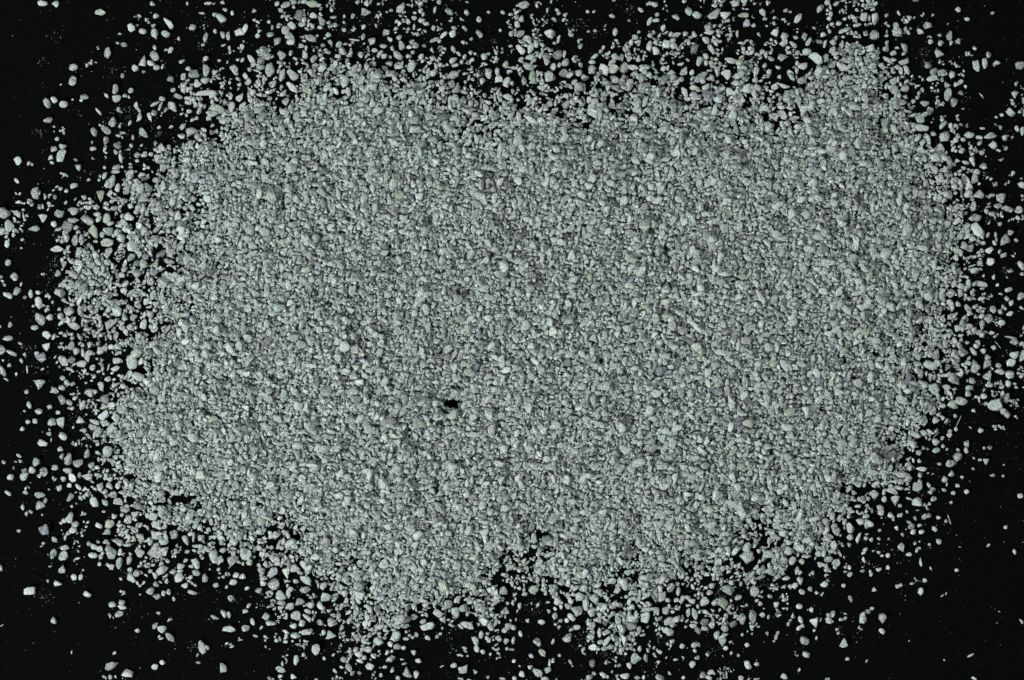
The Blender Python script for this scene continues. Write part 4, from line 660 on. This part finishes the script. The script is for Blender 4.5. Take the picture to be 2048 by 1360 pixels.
# ---------------------------------------------------------------- dust on the black surface
dust = Batch()
OV = np.array([(1, 0, 0), (-1, 0, 0), (0, 1, 0), (0, -1, 0), (0, 0, 1), (0, 0, -1)], float)
OF = np.array([(0, 2, 4), (2, 1, 4), (1, 3, 4), (3, 0, 4), (2, 0, 5), (1, 2, 5), (3, 1, 5), (0, 3, 5)], np.int32)
def speck(x, y, d):
    X = OV * np.array([d / 2 * rng.uniform(.7, 1.5), d / 2, d / 2 * rng.uniform(.4, .9)]) * rng.uniform(.8, 1.2, (6, 1))
    X = X @ rot('z', rng.uniform(0, 6.3)).T
    c = K[rng.choice(6, p=KP_)]; t, m = tone(c, rng)
    dust.add(world_xyz(X, x, y, -X[:, 2].min()), OF, t * rng.uniform(.5, 1.0), 0)
near = blur(T, 10); w = (near * (1 - T) * 1.0 + .012) * (T < .93); w = w * np.exp(.9 * noise(28, 3)); p = (w / w.sum()).ravel()
for k in rng.choice(p.size, 3800, p=p):
    iy, ix = divmod(int(k), RW)
    if C[iy, ix] and rng.random() < .8: continue
    speck(ix * RS - MARG + rng.uniform(0, 2), iy * RS - MARG + rng.uniform(0, 2), float(np.clip(rng.lognormal(math.log(1.25), .5), .5, 3.6)))
for k in range(3500): speck(rng.uniform(-30, 2078), rng.uniform(-30, 1390), float(np.clip(rng.lognormal(math.log(.62), .4), .3, 1.8)))
CL = """225 140 26 40;108 75 18 12;88 124 12 14;240 232 24 26;250 220 20 24;408 45 16 24;410 88 20 24;315 265 10 26;80 265 16 26;395 345 14 24;385 155 20 24;110 530 30 40;95 565 26 24;305 525 26 40;245 565 26 30;
745 40 24 36;688 60 18 30;730 105 20 30;958 145 14 40;988 83 7 14;675 165 22 30;1155 50 16 30;1190 65 14 20;1260 20 12 16;1380 90 24 30;1405 105 20 24;1340 95 18 20;1290 150 20 24;1500 120 16 20;1365 205 12 20;
1850 105 14 28;1850 125 12 14;1810 150 16 24;1640 55 16 20;1945 295 10 14;1970 350 12 20;2013 540 10 20;1975 440 14 20;1960 560 16 20;1985 640 12 16;1950 770 18 30;1910 740 14 20;1730 880 14 20;1895 840 8 12;
1845 990 12 20;1690 1030 10 12;1580 1100 10 10;90 1195 22 36;150 1100 10 14;250 1145 10 12;385 1290 14 16;415 1290 8 10;420 1240 10 10;470 1200 14 16;522 1210 10 14;525 1190 8 8;1070 1215 22 40;1150 1260 20 24;
1165 1290 22 24;1210 1310 14 14;1425 1300 18 26;1400 1060 12 18;1330 1280 16 14;920 1195 14 20;900 1290 20 14;720 1260 12 14;1440 1190 14 20;1530 1170 10 10;170 845 40 60;185 880 24 30;60 700 16 18;70 640 10 10;
110 470 10 10;160 460 12 12;175 690 16 20;140 720 14 12;28 500 8 6;300 250 16 14;350 210 16 14;430 140 14 12;1385 550 10 8;1190 770 8 8;1240 260 10 12;690 172 14 30;955 150 16 36;1155 228 14 24;1485 250 10 12"""
for e in CL.replace('\n', '').split(';'):
    x, y, r_, n = map(float, e.split())
    for _ in range(int(n)):
        a = rng.uniform(0, 6.28); d = r_ * rng.random() ** .7
        speck(x + d * math.cos(a), y + d * math.sin(a) * .8, float(np.clip(rng.lognormal(math.log(1.15), .45), .5, 3.4)))
do = dust.build('mineral_dust'); do['kind'] = 'stuff'

# ---------------------------------------------------------------- the largest grains and the splinters, each a thing of its own
TW = {'n': 'pale grey-green', 'b': 'bright whitish', 'm': 'mottled grey', 'd': 'dark purplish', 'g': 'olive green', 'k': 'near-black', 't': 'dim glassy'}
SW = {'o': 'rounded', 'a': 'angular', 'b': 'blocky', 'e': 'elongated', 't': 'triangular', 'd': 'teardrop'}
TENTH = ['', 'one tenth', 'two tenths', 'three tenths', 'four tenths', 'halfway', 'six tenths', 'seven tenths', 'eight tenths', 'nine tenths', '']
def place(f, ends, word, fine):
    k = int(round(f * 10)); k = min(max(k, 0), 10)
    if k in (0, 10): return ends[k > 0]
    pre = '' if not fine else ('past ' if f * 10 > k else 'before ')
    return pre + TENTH[k] + ' ' + word
def leaning(g):
    a = g['ang'] % 180
    return 'round' if g['L'] < 1.2 * g['W'] else 'level' if a < 22 or a > 158 else 'upright' if 68 < a < 112 else 'rightward-rising' if a < 90 else 'rightward-sinking'
def label(g, lv):
    where = 'alone on black' if g['cov'] < .34 else 'among scattered grains' if g['cov'] < .86 else 'on packed heap'
    if lv >= 2: where = {'alone on black': 'on black', 'among scattered grains': 'amid others', 'on packed heap': 'on heap'}[where]
    noun = 'splinter' if g['splinter'] else 'grain'
    look = 'thin ' + TW[g['tone']] if g['splinter'] else TW[g['tone']] + ' ' + SW[g['shape']]
    if lv >= 1: look = leaning(g) + ' ' + look
    if lv >= 3: look = ('wide ' if g['area'] > AREA_MID else 'narrow ') + look
    if lv >= 3: look = look.replace('pale ', '').replace('rightward-', '')
    return '%s %s %s, %s, %s' % (look, noun, where, place(g['x'] / 2048, ('by left edge', 'by right edge'), 'across', lv >= 2), place(g['y'] / 1360, ('by top edge', 'by bottom edge'), 'down', lv >= 2))
AREA_MID = float(np.median([g['area'] for g, *_ in singles]))
lvl = {id(g): 0 for g, *_ in singles}
for _ in range(4):
    cnt = {}
    for g, *_r in singles: cnt.setdefault(label(g, lvl[id(g)]), []).append(g)
    for gs in cnt.values():
        if len(gs) > 1:
            for g in gs: lvl[id(g)] = min(3, lvl[id(g)] + 1)
final = {}
for g, *_r in singles: final.setdefault(label(g, lvl[id(g)]), []).append(g)
print('labels shared', sum(len(v) for v in final.values() if len(v) > 1), 'longest', max(final, key=lambda l: len(l.split())))
for l, gs in final.items():
    if len(gs) == 1: gs[0]['label'] = l; continue
    gs.sort(key=lambda g: (g['y'], g['x']))                 # tell the last look-alikes apart by which stands higher
    for k, g in enumerate(gs): g['label'] = l.replace(' grain ', (' upper grain ', ' lower grain ', ' lowest grain ')[k], 1)
for g, V, F, t, m in singles:
    c = V.mean(0); c[2] = V[:, 2].min()
    o = mesh_obj('mineral_splinter' if g['splinter'] else 'sand_grain', V - c, F, SAND, t, m); o.location = c
    o['label'] = g['label']
    o['category'] = 'splinter' if g['splinter'] else 'grain'
    o['group'] = 'thin splinters of the crushed mineral' if g['splinter'] else 'largest grains of the crushed mineral sample'
